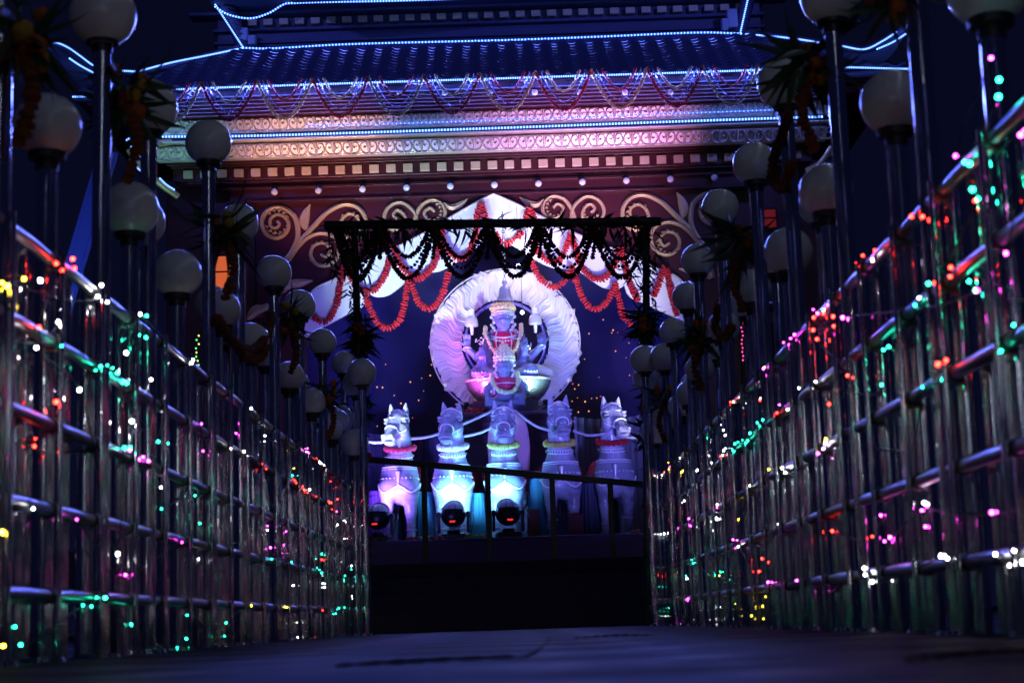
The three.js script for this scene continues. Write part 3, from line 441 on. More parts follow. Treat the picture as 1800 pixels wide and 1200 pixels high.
// ---------------------------------------------------------------- the idols
const hand = (list, w, dir, side, s = 1, curl = 0.2, z = 0) => { // wrist, pointing direction in the xy plane, thumb side
  const d = V(dir[0], dir[1], dir[2] ?? 0).normalize(), u = V(-d.y, d.x, 0).normalize().multiplyScalar(side), n = d.clone().cross(u), pt = (a, b, c) => V(...w).addScaledVector(d, a * s).addScaledVector(u, b * s).addScaledVector(n, c * s);
  const c2 = (a, ra, b, rb) => cap(a.x, a.y, a.z, ra * s, b.x, b.y, b.z, rb * s);
  list.push([c2(pt(0, 0, 0), 0.030, pt(0.07, 0.012, 0), 0.034), 0.02], [c2(pt(0.02, -0.02, 0), 0.026, pt(0.075, -0.025, 0), 0.026), 0.02]);
  [[0.036, 0.075], [0.013, 0.088], [-0.011, 0.080], [-0.034, 0.062]].forEach(([b, L]) => { const k = pt(0.085, b, 0), m = pt(0.085 + L * 0.6, b * 1.15, curl * 0.03), e = pt(0.085 + L, b * 1.2, curl * 0.1); list.push([c2(k, 0.0145, m, 0.013), 0.008], [c2(m, 0.013, e, 0.010), 0.006]); });
  const t0 = pt(0.02, 0.035, 0), t1 = pt(0.055, 0.075, 0.015), t2 = pt(0.09, 0.088, 0.02); list.push([c2(t0, 0.018, t1, 0.015), 0.012], [c2(t1, 0.015, t2, 0.012), 0.006]);
};
function faceParts(list, x, y, z, s) { // head facing +z; s = half face width
  const e = (dx, dy, dz, a, b, c, k) => list.push([ell(x + dx * s, y + dy * s, z + dz * s, a * s, b * s, c * s), k]);
  e(0, 0.1, 0, 1, 1.28, 1.02, 0.02); e(0, -0.62, 0.30, 0.62, 0.55, 0.66, 0.04); e(0, 0.05, 0.98, 0.13, 0.36, 0.16, 0.03); e(0, -0.2, 1.08, 0.24, 0.14, 0.17, 0.02);
  e(0, 0.42, 0.80, 0.62, 0.10, 0.2, 0.03); for (const q of [-1, 1]) { e(q * 0.40, 0.20, 0.80, 0.21, 0.12, 0.15, 0.006); e(q * 0.52, -0.22, 0.62, 0.32, 0.30, 0.3, 0.04); e(q * 1.02, -0.02, -0.05, 0.13, 0.36, 0.22, 0.02); }
  e(0, -0.50, 0.90, 0.30, 0.075, 0.14, 0.01); e(0, -0.64, 0.88, 0.24, 0.085, 0.14, 0.01); e(0, -0.92, 0.70, 0.26, 0.2, 0.26, 0.03);
}
const K = 0.00793, L2 = (zx, zy, z = 0) => [(740 + zx / 5.713 - 888) * K, (80 - zy / 5.713) * K, z];
const limb = (list, a, ra, b, rb, k = 0.03) => list.push([cap(...a, ra, ...b, rb), k]);
const idolPos = at(888, 600, -23.8);
const onBody = (f, pts, lift) => pts.map(([x, y]) => { const p = V(x, y, 0.7); for (let i = 0; i < 60; i++) { const v = f(p.x, p.y, p.z); if (v < 0.001) break; p.z -= Math.max(v * 0.7, 0.001); if (p.z < -0.3) break; } p.z += lift; return p; });
{
  const o = thing('seated_idol', 'large four-armed violet stone idol seated in the ring, red cloth and flower crown', 'statue', idolPos.toArray()), b = [], hd = L2(832, 262, 0.10);
  o.scale.setScalar(1.08); const face = []; faceParts(face, ...hd, 0.112);
  limb(b, L2(832, 400, 0.03), 0.075, L2(832, 320, 0.05), 0.07); limb(b, L2(760, 425, 0), 0.115, L2(910, 425, 0), 0.115, 0.05); limb(b, L2(835, 450, 0.02), 0.15, L2(835, 620, 0.02), 0.12, 0.06); limb(b, L2(835, 640, 0), 0.13, L2(835, 730, 0), 0.17, 0.06);
  for (const s of [-1, 1]) {
    const m = (zx, zy, z) => L2(835 + s * (zx - 835), zy, z);
    limb(b, m(690, 410, -0.02), 0.075, m(632, 640, -0.04), 0.058); limb(b, m(632, 650, -0.04), 0.06, m(486, 512, 0.02), 0.042); hand(b, m(486, 500, 0.02), [-s * -0.02, 1, 0], s, 1.0, 0.5);
    limb(b, m(700, 420, 0.06), 0.07, m(672, 640, 0.12), 0.055);
    if (s < 0) { limb(b, m(672, 640, 0.12), 0.055, m(645, 590, 0.20), 0.04); hand(b, m(642, 580, 0.20), [-0.12, 1, 0.1], -1, 1.05, 0); } else { limb(b, m(672, 620, 0.12), 0.055, m(628, 545, 0.20), 0.042); hand(b, m(628, 560, 0.22), [0.0, -1, 0.15], -1, 1.15, 0); }
    limb(b, m(790, 740, 0.02), 0.135, m(600, 770, 0.20), 0.105, 0.06); limb(b, m(600, 780, 0.2), 0.10, m(780, 820, 0.32), 0.07, 0.05);
  }
  const eyes = (par, h, q) => { for (const e of [-1, 1]) { part(par, 'eye', mv(new THREE.SphereGeometry(1, 12, 8), h[0] + e * 0.41 * q, h[1] + 0.19 * q, h[2] + 0.90 * q, 0, 0, 0, [0.20 * q, 0.105 * q, 0.07 * q]), M.strap); part(par, 'pupil', mv(new THREE.SphereGeometry(1, 10, 8), h[0] + e * 0.41 * q, h[1] + 0.19 * q, h[2] + 0.945 * q, 0, 0, 0, [0.08 * q, 0.085 * q, 0.045 * q]), M.black); part(par, 'eyebrow', tube([V(h[0] + e * 0.18 * q, h[1] + 0.38 * q, h[2] + 0.97 * q), V(h[0] + e * 0.42 * q, h[1] + 0.47 * q, h[2] + 0.92 * q), V(h[0] + e * 0.68 * q, h[1] + 0.38 * q, h[2] + 0.76 * q)], 0.035 * q, 12, 6), M.black); } };
  eyes(o, hd, 0.112);
  const all = blend([...face, ...b]), body = part(o, 'body', nets(all, [-0.62, -0.55, -0.32], [0.62, 0.56, 0.5], 0.0105), M.stone);
  const torso = blend(b.slice(1, 4)), axis = y => V(...L2(835, y, 0.0));
  const tr = []; for (let i = 0; i <= 14; i++) { const zy = 352 + i * 17.5, row = []; for (let k = 0; k <= 24; k++) { const a = (k / 24 - 0.5) * 3.0; row.push(outward(torso, axis(zy), V(Math.sin(a), 0, Math.cos(a)), 0.010 + 0.004 * Math.sin(k * 1.7 + i * 0.3))); } tr.push(row); }
  const cl = part(o, 'red_cloth', sheet(tr), new THREE.MeshStandardMaterial({ ...{}, color: C(0.75, 0.012, 0.10), roughness: 0.6, side: THREE.DoubleSide }));
  part(cl, 'trim', [tube(tr[0].map(p => p.clone().add(V(0, 0, 0.006))), 0.007), tube(tr[5].map(p => p.clone().add(V(0, 0, 0.006))), 0.007), tube(tr.map(r => r[7].clone().add(V(0, 0, 0.006))), 0.007), tube(tr.map(r => r[17].clone().add(V(0, 0, 0.006))), 0.007)], M.strap);
  // flower crown, side curls and earrings
  const cr = []; for (let r = 0; r < 3; r++) for (let i = 0; i < 18; i++) { const a = i / 18 * 6.283 + r * 0.2, q = 0.125 + 0.022 * (r === 1 ? 1 : 0); cr.push(mv(puffs[i % 3], hd[0] + Math.cos(a) * q, hd[1] + 0.118 + r * 0.036, hd[2] - 0.03 + Math.sin(a) * q * 0.9, rnd(6), rnd(6), 0, 0.031)); }
  for (let i = 0; i < 9; i++) cr.push(mv(puffs[i % 3], hd[0] + rnd(-0.09, 0.09), hd[1] + 0.21, hd[2] + rnd(-0.08, 0.06), rnd(6), 0, 0, 0.036));
  tag(part(o, 'crown_flowers', cr, S([0.78, 0.58, 0.30], { roughness: 0.7 })), 0, 0, 0, 'stuff');
  part(o, 'tiara', [mv(new THREE.TorusGeometry(0.118, 0.016, 8, 36), hd[0], hd[1] + 0.085, hd[2] - 0.005, 1.45), mv(new THREE.TorusGeometry(0.112, 0.012, 8, 36), hd[0], hd[1] + 0.055, hd[2], 1.45)], M.ornament);
  for (const s of [-1, 1]) { const e = []; for (let i = 0; i < 8; i++) e.push(mv(icos, hd[0] + s * (0.128 + 0.022 * Math.sin(i * 1.9)), hd[1] + 0.075 - i * 0.035, hd[2] + 0.0 + 0.02 * Math.cos(i * 2.3), 0, 0, 0, 0.026)); part(o, 'ear_ornament', e, M.ornament); }
  part(o, 'necklace', [tube(loop(torso, axis(375), V(1, 0, 0), V(0, -0.5, 1).normalize(), 0.016, 24, 0.2, 2.94), 0.012, 40, 6), ...loop(torso, axis(392), V(1, 0, 0), V(0, -0.6, 1).normalize(), 0.02, 16, 0.2, 2.94).map(p => mv(icos, p.x, p.y, p.z, 0, 0, 0, 0.014))], M.ornament);
  for (const s of [-1, 1]) part(o, 'knee_band', [0, 1, 2, 3, 4, 5].map(k => { const p = L2(835 + s * (150 + k * 30), 782 - Math.abs(k - 3) * 3, 0.30 + 0.012 * (3 - Math.abs(k - 2))); return mv(icos, ...p, 0, 0, 0, 0.016); }), M.ornament);
  part(o, 'forehead_mark', box(0.014, 0.05, 0.012, 0.004), S([0.6, 0.10, 0.05]), [hd[0], hd[1] + 0.06, hd[2] + 0.112]);
  for (const s of [-1, 1]) { const p = L2(835 + s * -300, 275, 0.04), q = part(o, 'held_emblem', new THREE.LatheGeometry([[0, 0.075], [0.03, 0.072], [0.05, 0.055], [0.062, 0.02], [0.066, -0.03], [0.06, -0.035], [0.02, -0.04], [0.014, -0.12], [0, -0.12]].map(v => new THREE.Vector2(...v)), 20), M.ornament, [s * -1 * Math.abs(p[0]) * 1, p[1], p[2]]); q.scale.setScalar(1.3); part(q, 'emblem_knob', mv(cyl(0.032, 0.03, 0.06, 12), 0, 0.1, 0), M.strap); }
  const beads = []; for (const [zx, zy, z, n, w] of [[610, 470, 0.22, 22, 40], [615, 860, 0.40, 20, 45], [650, 960, 0.44, 20, 40]]) for (let i = 0; i < n; i++) { const p = L2(zx + rnd(-w, w), zy + rnd(-w, w), z + rnd(-0.03, 0.04)); beads.push(mv(icos, ...p, 0, 0, 0, 0.0085)); } tag(part(o, 'beads', beads, M.strap), 0, 0, 0, 'stuff');
  const bl = []; for (const s of [-1, 1]) for (const [a, r] of [[[486, 520, 0.02], 0.050], [[640, 620, 0.06], 0.066]]) { const p = L2(835 + s * (a[0] - 835), a[1], a[2]); bl.push(mv(new THREE.TorusGeometry(r, 0.012, 8, 24), ...p, 1.2, 0, s * 0.5)); } part(o, 'bangle', bl, M.ornament);
  const W = l => l.map(([x, y, z]) => V(...L2(x, y, z)).multiplyScalar(1.08).add(idolPos));
  const g1 = garland('cream flower garland hanging round the large idol over its red cloth', W([[668, 325, 0.10], [660, 385, 0.17], [680, 450, 0.20], [712, 520, 0.22], [752, 580, 0.22], [800, 620, 0.23], [850, 632, 0.23], [905, 600, 0.22], [945, 540, 0.21], [978, 470, 0.19], [998, 395, 0.16], [1000, 310, 0.08]]), 0.030, 0.026, S([0.70, 0.56, 0.34], { roughness: 0.7 }), 0, 0.5);

  // smaller idol in front
  const p2 = idolPos.clone().add(V(0, 0, 0.42)), o2 = thing('small_idol', 'smaller idol seated in front with tall cream flower crown and red bodice', 'statue', p2.toArray()), b2 = [], h2 = L2(832, 752, 0.06);
  o2.scale.setScalar(1.08); faceParts(b2, ...h2, 0.093); const nb = b2.length;
  limb(b2, L2(832, 800, 0.02), 0.06, L2(834, 860, 0), 0.06); limb(b2, L2(770, 880, 0), 0.07, L2(900, 880, 0), 0.07, 0.04); limb(b2, L2(836, 890, 0.02), 0.10, L2(836, 1000, 0), 0.10, 0.04); limb(b2, L2(836, 1040, 0), 0.13, L2(836, 1090, 0), 0.15, 0.05);
  limb(b2, L2(740, 880, 0), 0.055, L2(665, 950, 0.06), 0.045); limb(b2, L2(665, 950, 0.06), 0.045, L2(672, 1030, 0.14), 0.036); hand(b2, L2(672, 1035, 0.14), [0.1, -1, 0.2], 1, 0.85);
  limb(b2, L2(935, 870, 0), 0.055, L2(1015, 935, 0.04), 0.048); limb(b2, L2(1015, 940, 0.04), 0.046, L2(985, 1040, 0.14), 0.036); hand(b2, L2(1010, 1040, 0.15), [-1, 0.05, 0.3], 1, 0.85);
  for (const s of [-1, 1]) { limb(b2, L2(836 + s * 40, 1080, 0), 0.10, L2(836 + s * 120, 1105, 0.14), 0.075, 0.05); limb(b2, L2(836 + s * 120, 1105, 0.14), 0.07, L2(836 + s * 30, 1130, 0.24), 0.06, 0.05); }
  eyes(o2, h2, 0.093); const f2 = blend(b2); part(o2, 'body', nets(f2, [-0.42, -0.92, -0.22], [0.42, 0.1, 0.42], 0.0095), P([0.20, 0.23, 0.42], { roughness: 0.34, clearcoat: 0.4 }));
  const t2 = blend(b2.slice(nb + 1, nb + 3)), ax2 = y => V(...L2(836, y, 0)), tr2 = []; for (let i = 0; i <= 9; i++) { const zy = 845 + i * 14, row = []; for (let k = 0; k <= 20; k++) { const a = (k / 20 - 0.5) * 2.8; row.push(outward(t2, ax2(zy), V(Math.sin(a), 0, Math.cos(a)), 0.010)); } tr2.push(row); }
  const c2 = part(o2, 'red_bodice', sheet(tr2), S([0.55, 0.03, 0.12], { side: THREE.DoubleSide })); part(c2, 'trim', [tube(tr2[4].map(p => p.clone().add(V(0, 0, 0.006))), 0.006), tube(tr2[9].map((p, i) => p.clone().add(V(0, 0.0, 0.008))), 0.008)], M.strap);
  const cf = []; for (let r = 0; r < 6; r++) { const q = [0.118, 0.122, 0.11, 0.088, 0.062, 0.036][r], n = [16, 16, 14, 12, 9, 6][r]; for (let i = 0; i < n; i++) { const a = i / n * 6.283 + r * 0.3; cf.push(mv(puffs[i % 3], h2[0] + Math.cos(a) * q, h2[1] + 0.10 + r * 0.036, h2[2] - 0.02 + Math.sin(a) * q * 0.9, rnd(6), rnd(6), 0, 0.026)); } } cf.push(mv(icos, h2[0] - 0.012, h2[1] + 0.325, h2[2] - 0.02, 0, 0, 0, 0.022));
  tag(part(o2, 'crown_flowers', cf, S([0.76, 0.70, 0.48], { roughness: 0.7 })), 0, 0, 0, 'stuff');
  for (const s of [-1, 1]) { const e = []; for (let i = 0; i < 7; i++) e.push(mv(icos, h2[0] + s * (0.108 + 0.018 * Math.sin(i * 1.9)), h2[1] + 0.06 - i * 0.03, h2[2], 0, 0, 0, 0.022)); part(o2, 'ear_ornament', e, M.ornament); }
  garland('pale green and cream garland round the smaller idol in front', [[712, 815, 0.10], [715, 880, 0.15], [745, 945, 0.18], [790, 985, 0.19], [845, 996, 0.19], [905, 985, 0.18], [945, 930, 0.16], [962, 865, 0.12], [950, 800, 0.06]].map(a => V(...L2(...a)).multiplyScalar(1.08).add(p2)), 0.030, 0.024, S([0.62, 0.66, 0.38], { roughness: 0.7 }), 0, 0.5);

  // metal bowl seat, plinth, cushion
  const sp = V(...L2(866, 1085, 0.05)).add(idolPos), seat = thing('bowl_seat', 'polished metal boat shaped seat under the idols', 'pedestal', [sp.x, sp.y, sp.z]);
  const bow = new THREE.LatheGeometry([[0.0, 0], [0.36, 0.0], [0.42, 0.015], [0.50, 0.08], [0.565, 0.18], [0.60, 0.27], [0.615, 0.30], [0.60, 0.31], [0.56, 0.29], [0, 0.26]].map(v => new THREE.Vector2(...v)), 64); bow.scale(1, 1, 0.62);
  part(seat, 'bowl', bow, M.silver); part(seat, 'rim', mv(new THREE.TorusGeometry(0.61, 0.016, 8, 64), 0, 0.302, 0, 1.5708, 0, 0, [1, 0.62, 1]), M.ornament);
  const pb = at(890, 742, -23.8), pl = thing('idol_plinth', 'dark violet carved plinth carrying the metal seat behind the horses', 'plinth', [pb.x, 1.1, -23.85]), top = sp.y - 1.1;
  part(pl, 'plinth_body', [boxAt(1.36, top - 0.2, 0.8, 0, (top - 0.2) / 2, 0, 0.02), boxAt(0.92, 0.22, 0.6, 0, top - 0.1, 0, 0.03)], M.plinth);
  part(pl, 'plinth_shelf', boxAt(1.56, 0.05, 0.92, 0, top - 0.2, 0.02, 0.015), S([0.2, 0.13, 0.3], { roughness: 0.4 }));
  for (let i = 0; i < 5; i++) part(pl, 'carved_panel', [boxAt(0.22, 0.3, 0.04, -0.52 + i * 0.26, top - 0.45, 0.405, 0.015), mv(new THREE.TorusGeometry(0.07, 0.018, 6, 18), -0.52 + i * 0.26, top - 0.45, 0.43), mv(new THREE.SphereGeometry(0.03, 8, 6), -0.52 + i * 0.26, top - 0.45, 0.43)], M.plinth);
  const fl = []; for (let i = 0; i < 50; i++) fl.push(mv(puffs[i % 3], pb.x - 0.68 + rnd(0, 0.55), 1.1 + top - 0.165 + (i > 34 ? 0.03 : 0), -23.5 + rnd(-0.05, 0.05), rnd(6), 0, 0, 0.026)); tag(solo('flower_heap', 'heap of orange flowers on the plinth shelf beside the second horse', 'flowers', fl, M.orange), 0, 0, 0, 0);
  const cu = V(...L2(1215, 780, 0)).add(idolPos); solo('white_bolster', 'white bolster cushion at the idol knee inside the ring', 'cushion', [mv(new THREE.CapsuleGeometry(0.085, 0.16, 6, 16), cu.x, cu.y, cu.z, 0, 0, 1.2), mv(new THREE.TorusGeometry(0.08, 0.012, 6, 18), cu.x - 0.06, cu.y + 0.02, cu.z, 0, 1.57, 0.3)], M.whitefl);
}

// ---------------------------------------------------------------- horses
const STAGE = 1.1;
{
  const specs = [
    [703, -0.34, 0.10, 1, 'first horse statue from the round lamps, head turned aside, pink garland', 'pink red garland round the neck of the first horse', S([0.7, 0.05, 0.10]), 0],
    [797, -0.22, 0.08, 0, 'brightly cyan lit second horse statue with white garland', 'thick white garland round the neck of the second horse', M.whitefl, 0],
    [889, 0.0, 0.02, 2, 'middle horse statue facing straight ahead before the pink slab', 'green and orange garland round the neck of the middle horse', S([0.45, 0.50, 0.10]), 0],
    [989, 0.14, -0.05, 1, 'fourth horse statue in violet shade with teal lit breast', 'yellow green garland round the neck of the fourth horse', S([0.55, 0.50, 0.10]), 0.04],
    [1083, 0.38, -0.10, 2, 'last horse statue by the far leafy post, muzzle turned out', 'bright red garland round the neck of the last horse', M.redfl, 0],
  ];
  for (const [px, turn, lean, lift, label, glabel, gmat, dy] of specs) {
    const base = at(px, 900, -22.4), pos = V(base.x, STAGE, -22.4), o = thing('horse_statue', label, 'horse statue', pos.toArray(), 0); o.scale.set(1.08, 1.02, 1.08);
    const ct = Math.cos(turn), sn = Math.sin(turn), H = (x, y, z) => [ct * x + sn * (z - 0.05) + lean * 0.2, y + dy, -sn * x + ct * (z - 0.05) + 0.05]; // head points turn about the neck
    const b = [], hd = [], add = (l, a, ra, c, rb, k) => l.push([cap(...a, ra, ...c, rb), k]);
    add(b, [0, 0.77, -0.12], 0.215, [0, 0.82, -0.95], 0.25, 0.05); add(b, [0, 0.70, 0.02], 0.205, [0, 0.84, -0.04], 0.19, 0.08);
    for (const s of [-1, 1]) { b.push([ell(s * 0.105, 0.70, 0.125, 0.115, 0.15, 0.11), 0.03]); b.push([ell(s * 0.13, 0.86, -0.98, 0.16, 0.22, 0.24), 0.06]); }
    add(b, [0, 0.92, -0.05], 0.185, H(0, 1.32, 0.03), 0.118, 0.14); add(b, H(0, 1.32, 0.03), 0.118, H(0, 1.52, 0.05), 0.112, 0.05);
    // head
    hd.push([ell(...H(0, 1.585, 0.09), 0.124, 0.125, 0.150), 0.03]); add(hd, H(0, 1.56, 0.18), 0.092, H(0, 1.36, 0.36), 0.066, 0.04); hd.push([ell(...H(0, 1.312, 0.390), 0.088, 0.074, 0.072), 0.03]); hd.push([ell(...H(0, 1.262, 0.345), 0.074, 0.040, 0.07), 0.018]);
    for (const s of [-1, 1]) {
      hd.push([ell(...H(s * 0.085, 1.455, 0.125), 0.072, 0.12, 0.13), 0.025]); // jaw
      hd.push([ell(...H(s * 0.118, 1.590, 0.170), 0.046, 0.024, 0.046), 0.016]); hd.push([ell(...H(s * 0.128, 1.545, 0.175), 0.050, 0.040, 0.045), -0.02]); hd.push([ell(...H(s * 0.118, 1.548, 0.180), 0.034, 0.028, 0.036), 0.006]); // brow, socket, eye
      hd.push([ell(...H(s * 0.052, 1.345, 0.435), 0.034, 0.028, 0.024), 0.010]); hd.push([ell(...H(s * 0.058, 1.342, 0.462), 0.016, 0.019, 0.022), -0.008]); // nostril
      add(hd, H(s * 0.085, 1.665, 0.065), 0.052, H(s * 0.102, 1.80, 0.08), 0.012, 0.02); add(hd, H(s * 0.088, 1.70, 0.122), 0.026, H(s * 0.102, 1.775, 0.11), 0.008, -0.012); // ear and its hollow
    }
    hd.push([ell(...H(0, 1.288, 0.43), 0.075, 0.010, 0.04), -0.01]); add(hd, H(0, 1.69, 0.09), 0.042, H(0, 1.61, 0.20), 0.026, 0.02);
    // mane crest, legs, tail
    add(b, H(0, 1.62, 0.0), 0.035, H(0, 1.35, -0.10), 0.045, 0.03); add(b, H(0, 1.35, -0.10), 0.045, [0, 1.05, -0.25], 0.05, 0.03);
    for (const s of [-1, 1]) {
      const up = (lift === 1 && s < 0) || (lift === 2 && s > 0), x = s * 0.135;
      add(b, [x, 0.72, 0.06], 0.115, up ? [x * 1.05, 0.44, 0.22] : [x, 0.40, 0.06], 0.068, 0.06);
      if (up) { add(b, [x * 1.05, 0.44, 0.22], 0.066, [x * 1.05, 0.16, 0.04], 0.044, 0.03); add(b, [x * 1.05, 0.16, 0.04], 0.05, [x * 1.05, 0.10, -0.02], 0.055, 0.02); add(b, [x * 1.05, 0.09, -0.02], 0.06, [x * 1.05, 0.05, -0.05], 0.065, 0.01); }
      else { add(b, [x, 0.40, 0.06], 0.066, [x, 0.13, 0.04], 0.045, 0.03); add(b, [x, 0.13, 0.04], 0.052, [x, 0.08, 0.06], 0.056, 0.02); add(b, [x, 0.075, 0.06], 0.06, [x, 0.03, 0.075], 0.072, 0.01); }
      add(b, [s * 0.15, 0.78, -1.0], 0.14, [s * 0.16, 0.55, -0.86], 0.095, 0.06); add(b, [s * 0.16, 0.55, -0.86], 0.09, [s * 0.15, 0.40, -1.08], 0.058, 0.04); add(b, [s * 0.15, 0.40, -1.08], 0.056, [s * 0.15, 0.12, -1.02], 0.046, 0.02); add(b, [s * 0.15, 0.10, -1.01], 0.056, [s * 0.15, 0.03, -0.98], 0.07, 0.015);
    }
    add(b, [0, 0.98, -1.18], 0.05, [0, 0.75, -1.34], 0.075, 0.03); add(b, [0, 0.75, -1.34], 0.075, [0, 0.35, -1.36], 0.05, 0.03);
    const f = blend([...b, ...hd]), hf = blend(hd), x0 = 0.44;
    part(o, 'body', nets(f, [-x0, -0.06, -1.48], [x0, 1.86, 0.56], 0.0155), M.horse);
    // bridle
    const hv = (x, y, z) => V(...H(x, y, z)), d = hv(0, 1.32, 0.35).sub(hv(0, 1.57, 0.10)).normalize(), sx = V(ct, 0, -sn), u2 = sx.clone().cross(d).normalize();
    const ringAt = (c, r, lft, F = hf, a = sx, w = u2) => tube(loop(F, c, a, w, lft, 26), r, 60, 6, true);
    const br = part(o, 'bridle', [ringAt(hv(0, 1.40, 0.27), 0.011, 0.004), ringAt(hv(0, 1.625, 0.08), 0.010, 0.004, hf, sx, V(0, 0.75, 0.66)), ...[-1, 1].map(s => tube([hv(s * 0.5, 1.61, 0.09), hv(s * 0.5, 1.52, 0.155), hv(s * 0.5, 1.44, 0.22), hv(s * 0.5, 1.385, 0.27)].map(p => { const c = hv(0, p.y - dy, 0).setComponent(1, p.y); const dd = p.clone().sub(hv(0, p.y - dy, 0.05)); const q = hv(0, p.y - dy, p.y - dy > 1.56 ? 0.09 : p.y - dy > 1.48 ? 0.155 : p.y - dy > 1.41 ? 0.22 : 0.27); return outward(hf, q, sx.clone().multiplyScalar(s), 0.005); }), 0.011, 24, 6))], M.strap);
    for (const s of [-1, 1]) part(br, 'bridle_boss', mv(new THREE.SphereGeometry(0.022, 10, 8), ...outward(hf, hv(0, 1.385, 0.27), sx.clone().multiplyScalar(s), 0.006).toArray()), M.strap);
    part(br, 'bridle_strap', mv(box(0.07, 0.014, 0.01, 0.003), 0, 0, 0), M.strap).position.copy(outward(hf, hv(0, 1.60, 0.10), hv(0, 1.0, 1).sub(hv(0, 1, 0)).normalize(), 0.004));
    // neck bands and breast cloth
    const fb = blend(b), band2 = (c, w, h, lft, n = 26) => { const rows = []; for (let i = 0; i <= 3; i++) rows.push(loop(fb, c.clone().add(V(0, (i / 3 - 0.5) * h, 0)), V(1, 0, 0), V(0, -w, 1), lft + (i % 3 ? 0.006 : 0), n)); return sheet(rows, true); };
    const nk = part(o, 'neck_band', band2(V(lean * 0.1, 1.13, 0.0), 0.25, 0.06, 0.004), S([0.70, 0.70, 0.74], { side: THREE.DoubleSide })); part(nk, 'band_studs', [...loop(fb, V(lean * 0.1, 1.13, 0.0), V(1, 0, 0), V(0, -0.25, 1), 0.02, 30)].map(p => mv(icos, p.x, p.y, p.z, 0, 0, 0, 0.010)), M.silver);
    const rows = []; for (let i = 0; i <= 8; i++) { const y = 0.98 - i * 0.030, row = []; for (let k = 0; k <= 24; k++) { const u = k / 12 - 1, a = u * 1.9; const edge = i === 8 ? 0.05 * Math.cos(u * 6.28 * 2) - 0.06 * (1 - Math.abs(u)) : i === 7 ? 0.02 * Math.cos(u * 12.56) - 0.03 * (1 - Math.abs(u)) : 0; row.push(outward(fb, V(0, y + edge, -0.10), V(Math.sin(a), 0, Math.cos(a)), 0.006)); } rows.push(row); }
    const ap = part(o, 'breast_cloth', sheet(rows), S([0.30, 0.30, 0.40], { side: THREE.DoubleSide, roughness: 0.5, bumpMap: grit, bumpScale: 0.004 })); part(ap, 'cloth_fringe', [tube(rows[8], 0.013, 60, 6), tube(rows[0], 0.012, 60, 6), tube(rows[1], 0.006, 60, 5), ...rows[5].map(p => mv(icos, p.x, p.y, p.z, 0, 0, 0, 0.011))], M.strap);
    part(ap, 'pendant', [mv(cyl(0.035, 0.012, 0.14, 8), 0, 0, 0), mv(icos, 0, -0.09, 0, 0, 0, 0, 0.02)], M.ornament).position.copy(outward(fb, V(0, 0.84, -0.08), V(0, 0, 1), 0.03));
    // red saddle cloth draped over the back
    const sr = []; for (let i = 0; i <= 8; i++) { const z = -0.30 - i * 0.075, row = []; for (let k = 0; k <= 22; k++) { const a = (k / 22 - 0.5) * 4.2; row.push(outward(fb, V(0, 0.84, z), V(Math.sin(a), Math.cos(a), 0), 0.016 + 0.008 * Math.abs(Math.sin(k * 2.1 + i * 0.2)))); } sr.push(row); }
    const sc = part(o, 'saddle_cloth', sheet(sr), S([0.55, 0.03, 0.08], { side: THREE.DoubleSide, roughness: 0.75 })); part(sc, 'cloth_border', [tube(sr[0].map(p => p.clone()), 0.014, 50, 6), tube(sr[1].map(p => p.clone().add(V(0, 0.004, 0))), 0.008, 50, 6)], M.orange);
    for (const s of [-1, 1]) { const up = (lift === 1 && s < 0) || (lift === 2 && s > 0); part(o, 'anklet', mv(new THREE.TorusGeometry(0.06, 0.012, 6, 20), s * 0.135, up ? 0.24 : 0.17, up ? 0.09 : 0.045, 1.57), M.ornament); }
    // garland resting on the base of the neck
    const nF = blend(b.slice(6, 8)), gl = loop(nF, V(lean * 0.15, 1.225, 0.03), V(1, 0.02, 0), V(0, -0.26, 1).normalize(), 0.035, 22)  .map(p => p.multiply(o.scale).add(pos)); gl.push(gl[0].clone());
    garland(glabel, gl, 0.036, 0.024, gmat, 0, 0.55);
  }
  // reins: twisted rope between the horses and the seat
  const twist = (label, l) => { const c = new THREE.CatmullRomCurve3(l.map(a => at(...a))), n = 70, A = [], B = []; for (let i = 0; i <= n; i++) { const p = c.getPointAt(i / n), a = i * 1.1; A.push(p.clone().add(V(0, Math.sin(a), Math.cos(a)).multiplyScalar(0.009))); B.push(p.clone().sub(V(0, Math.sin(a), Math.cos(a)).multiplyScalar(0.009))); } solo('rein_rope', label, 'rope', [tube(A, 0.011, 140, 5), tube(B, 0.011, 140, 5)], M.rope, 'rein ropes between the horses'); };
  twist('rope running from the leafy post to the first horse', [[640, 776, -22], [660, 778, -22], [682, 776, -22.1]]);
  twist('rope sagging between the first and the second horse', [[722, 771, -22.3], [750, 768, -22.2], [778, 760, -22.1]]);
  twist('upper rope rising from the second horse to the middle horse ears', [[812, 746, -22.3], [840, 734, -22.4], [872, 718, -22.4]]);
  twist('lower rope rising from the second horse to the middle horse cheek', [[815, 767, -22.3], [845, 760, -22.25], [872, 747, -22.2]]);
  twist('double rope falling from the middle horse ears to the fourth horse', [[906, 722, -22.4], [930, 741, -22.4], [950, 752, -22.35], [972, 757, -22.3]]);
  twist('rope between the fourth horse and the last horse', [[1008, 757, -22.3], [1035, 765, -22.2], [1066, 762, -22.1]]);
  twist('rope running from the last horse to the far leafy post', [[1098, 768, -22.1], [1115, 769, -22.05], [1140, 769, -22]]);
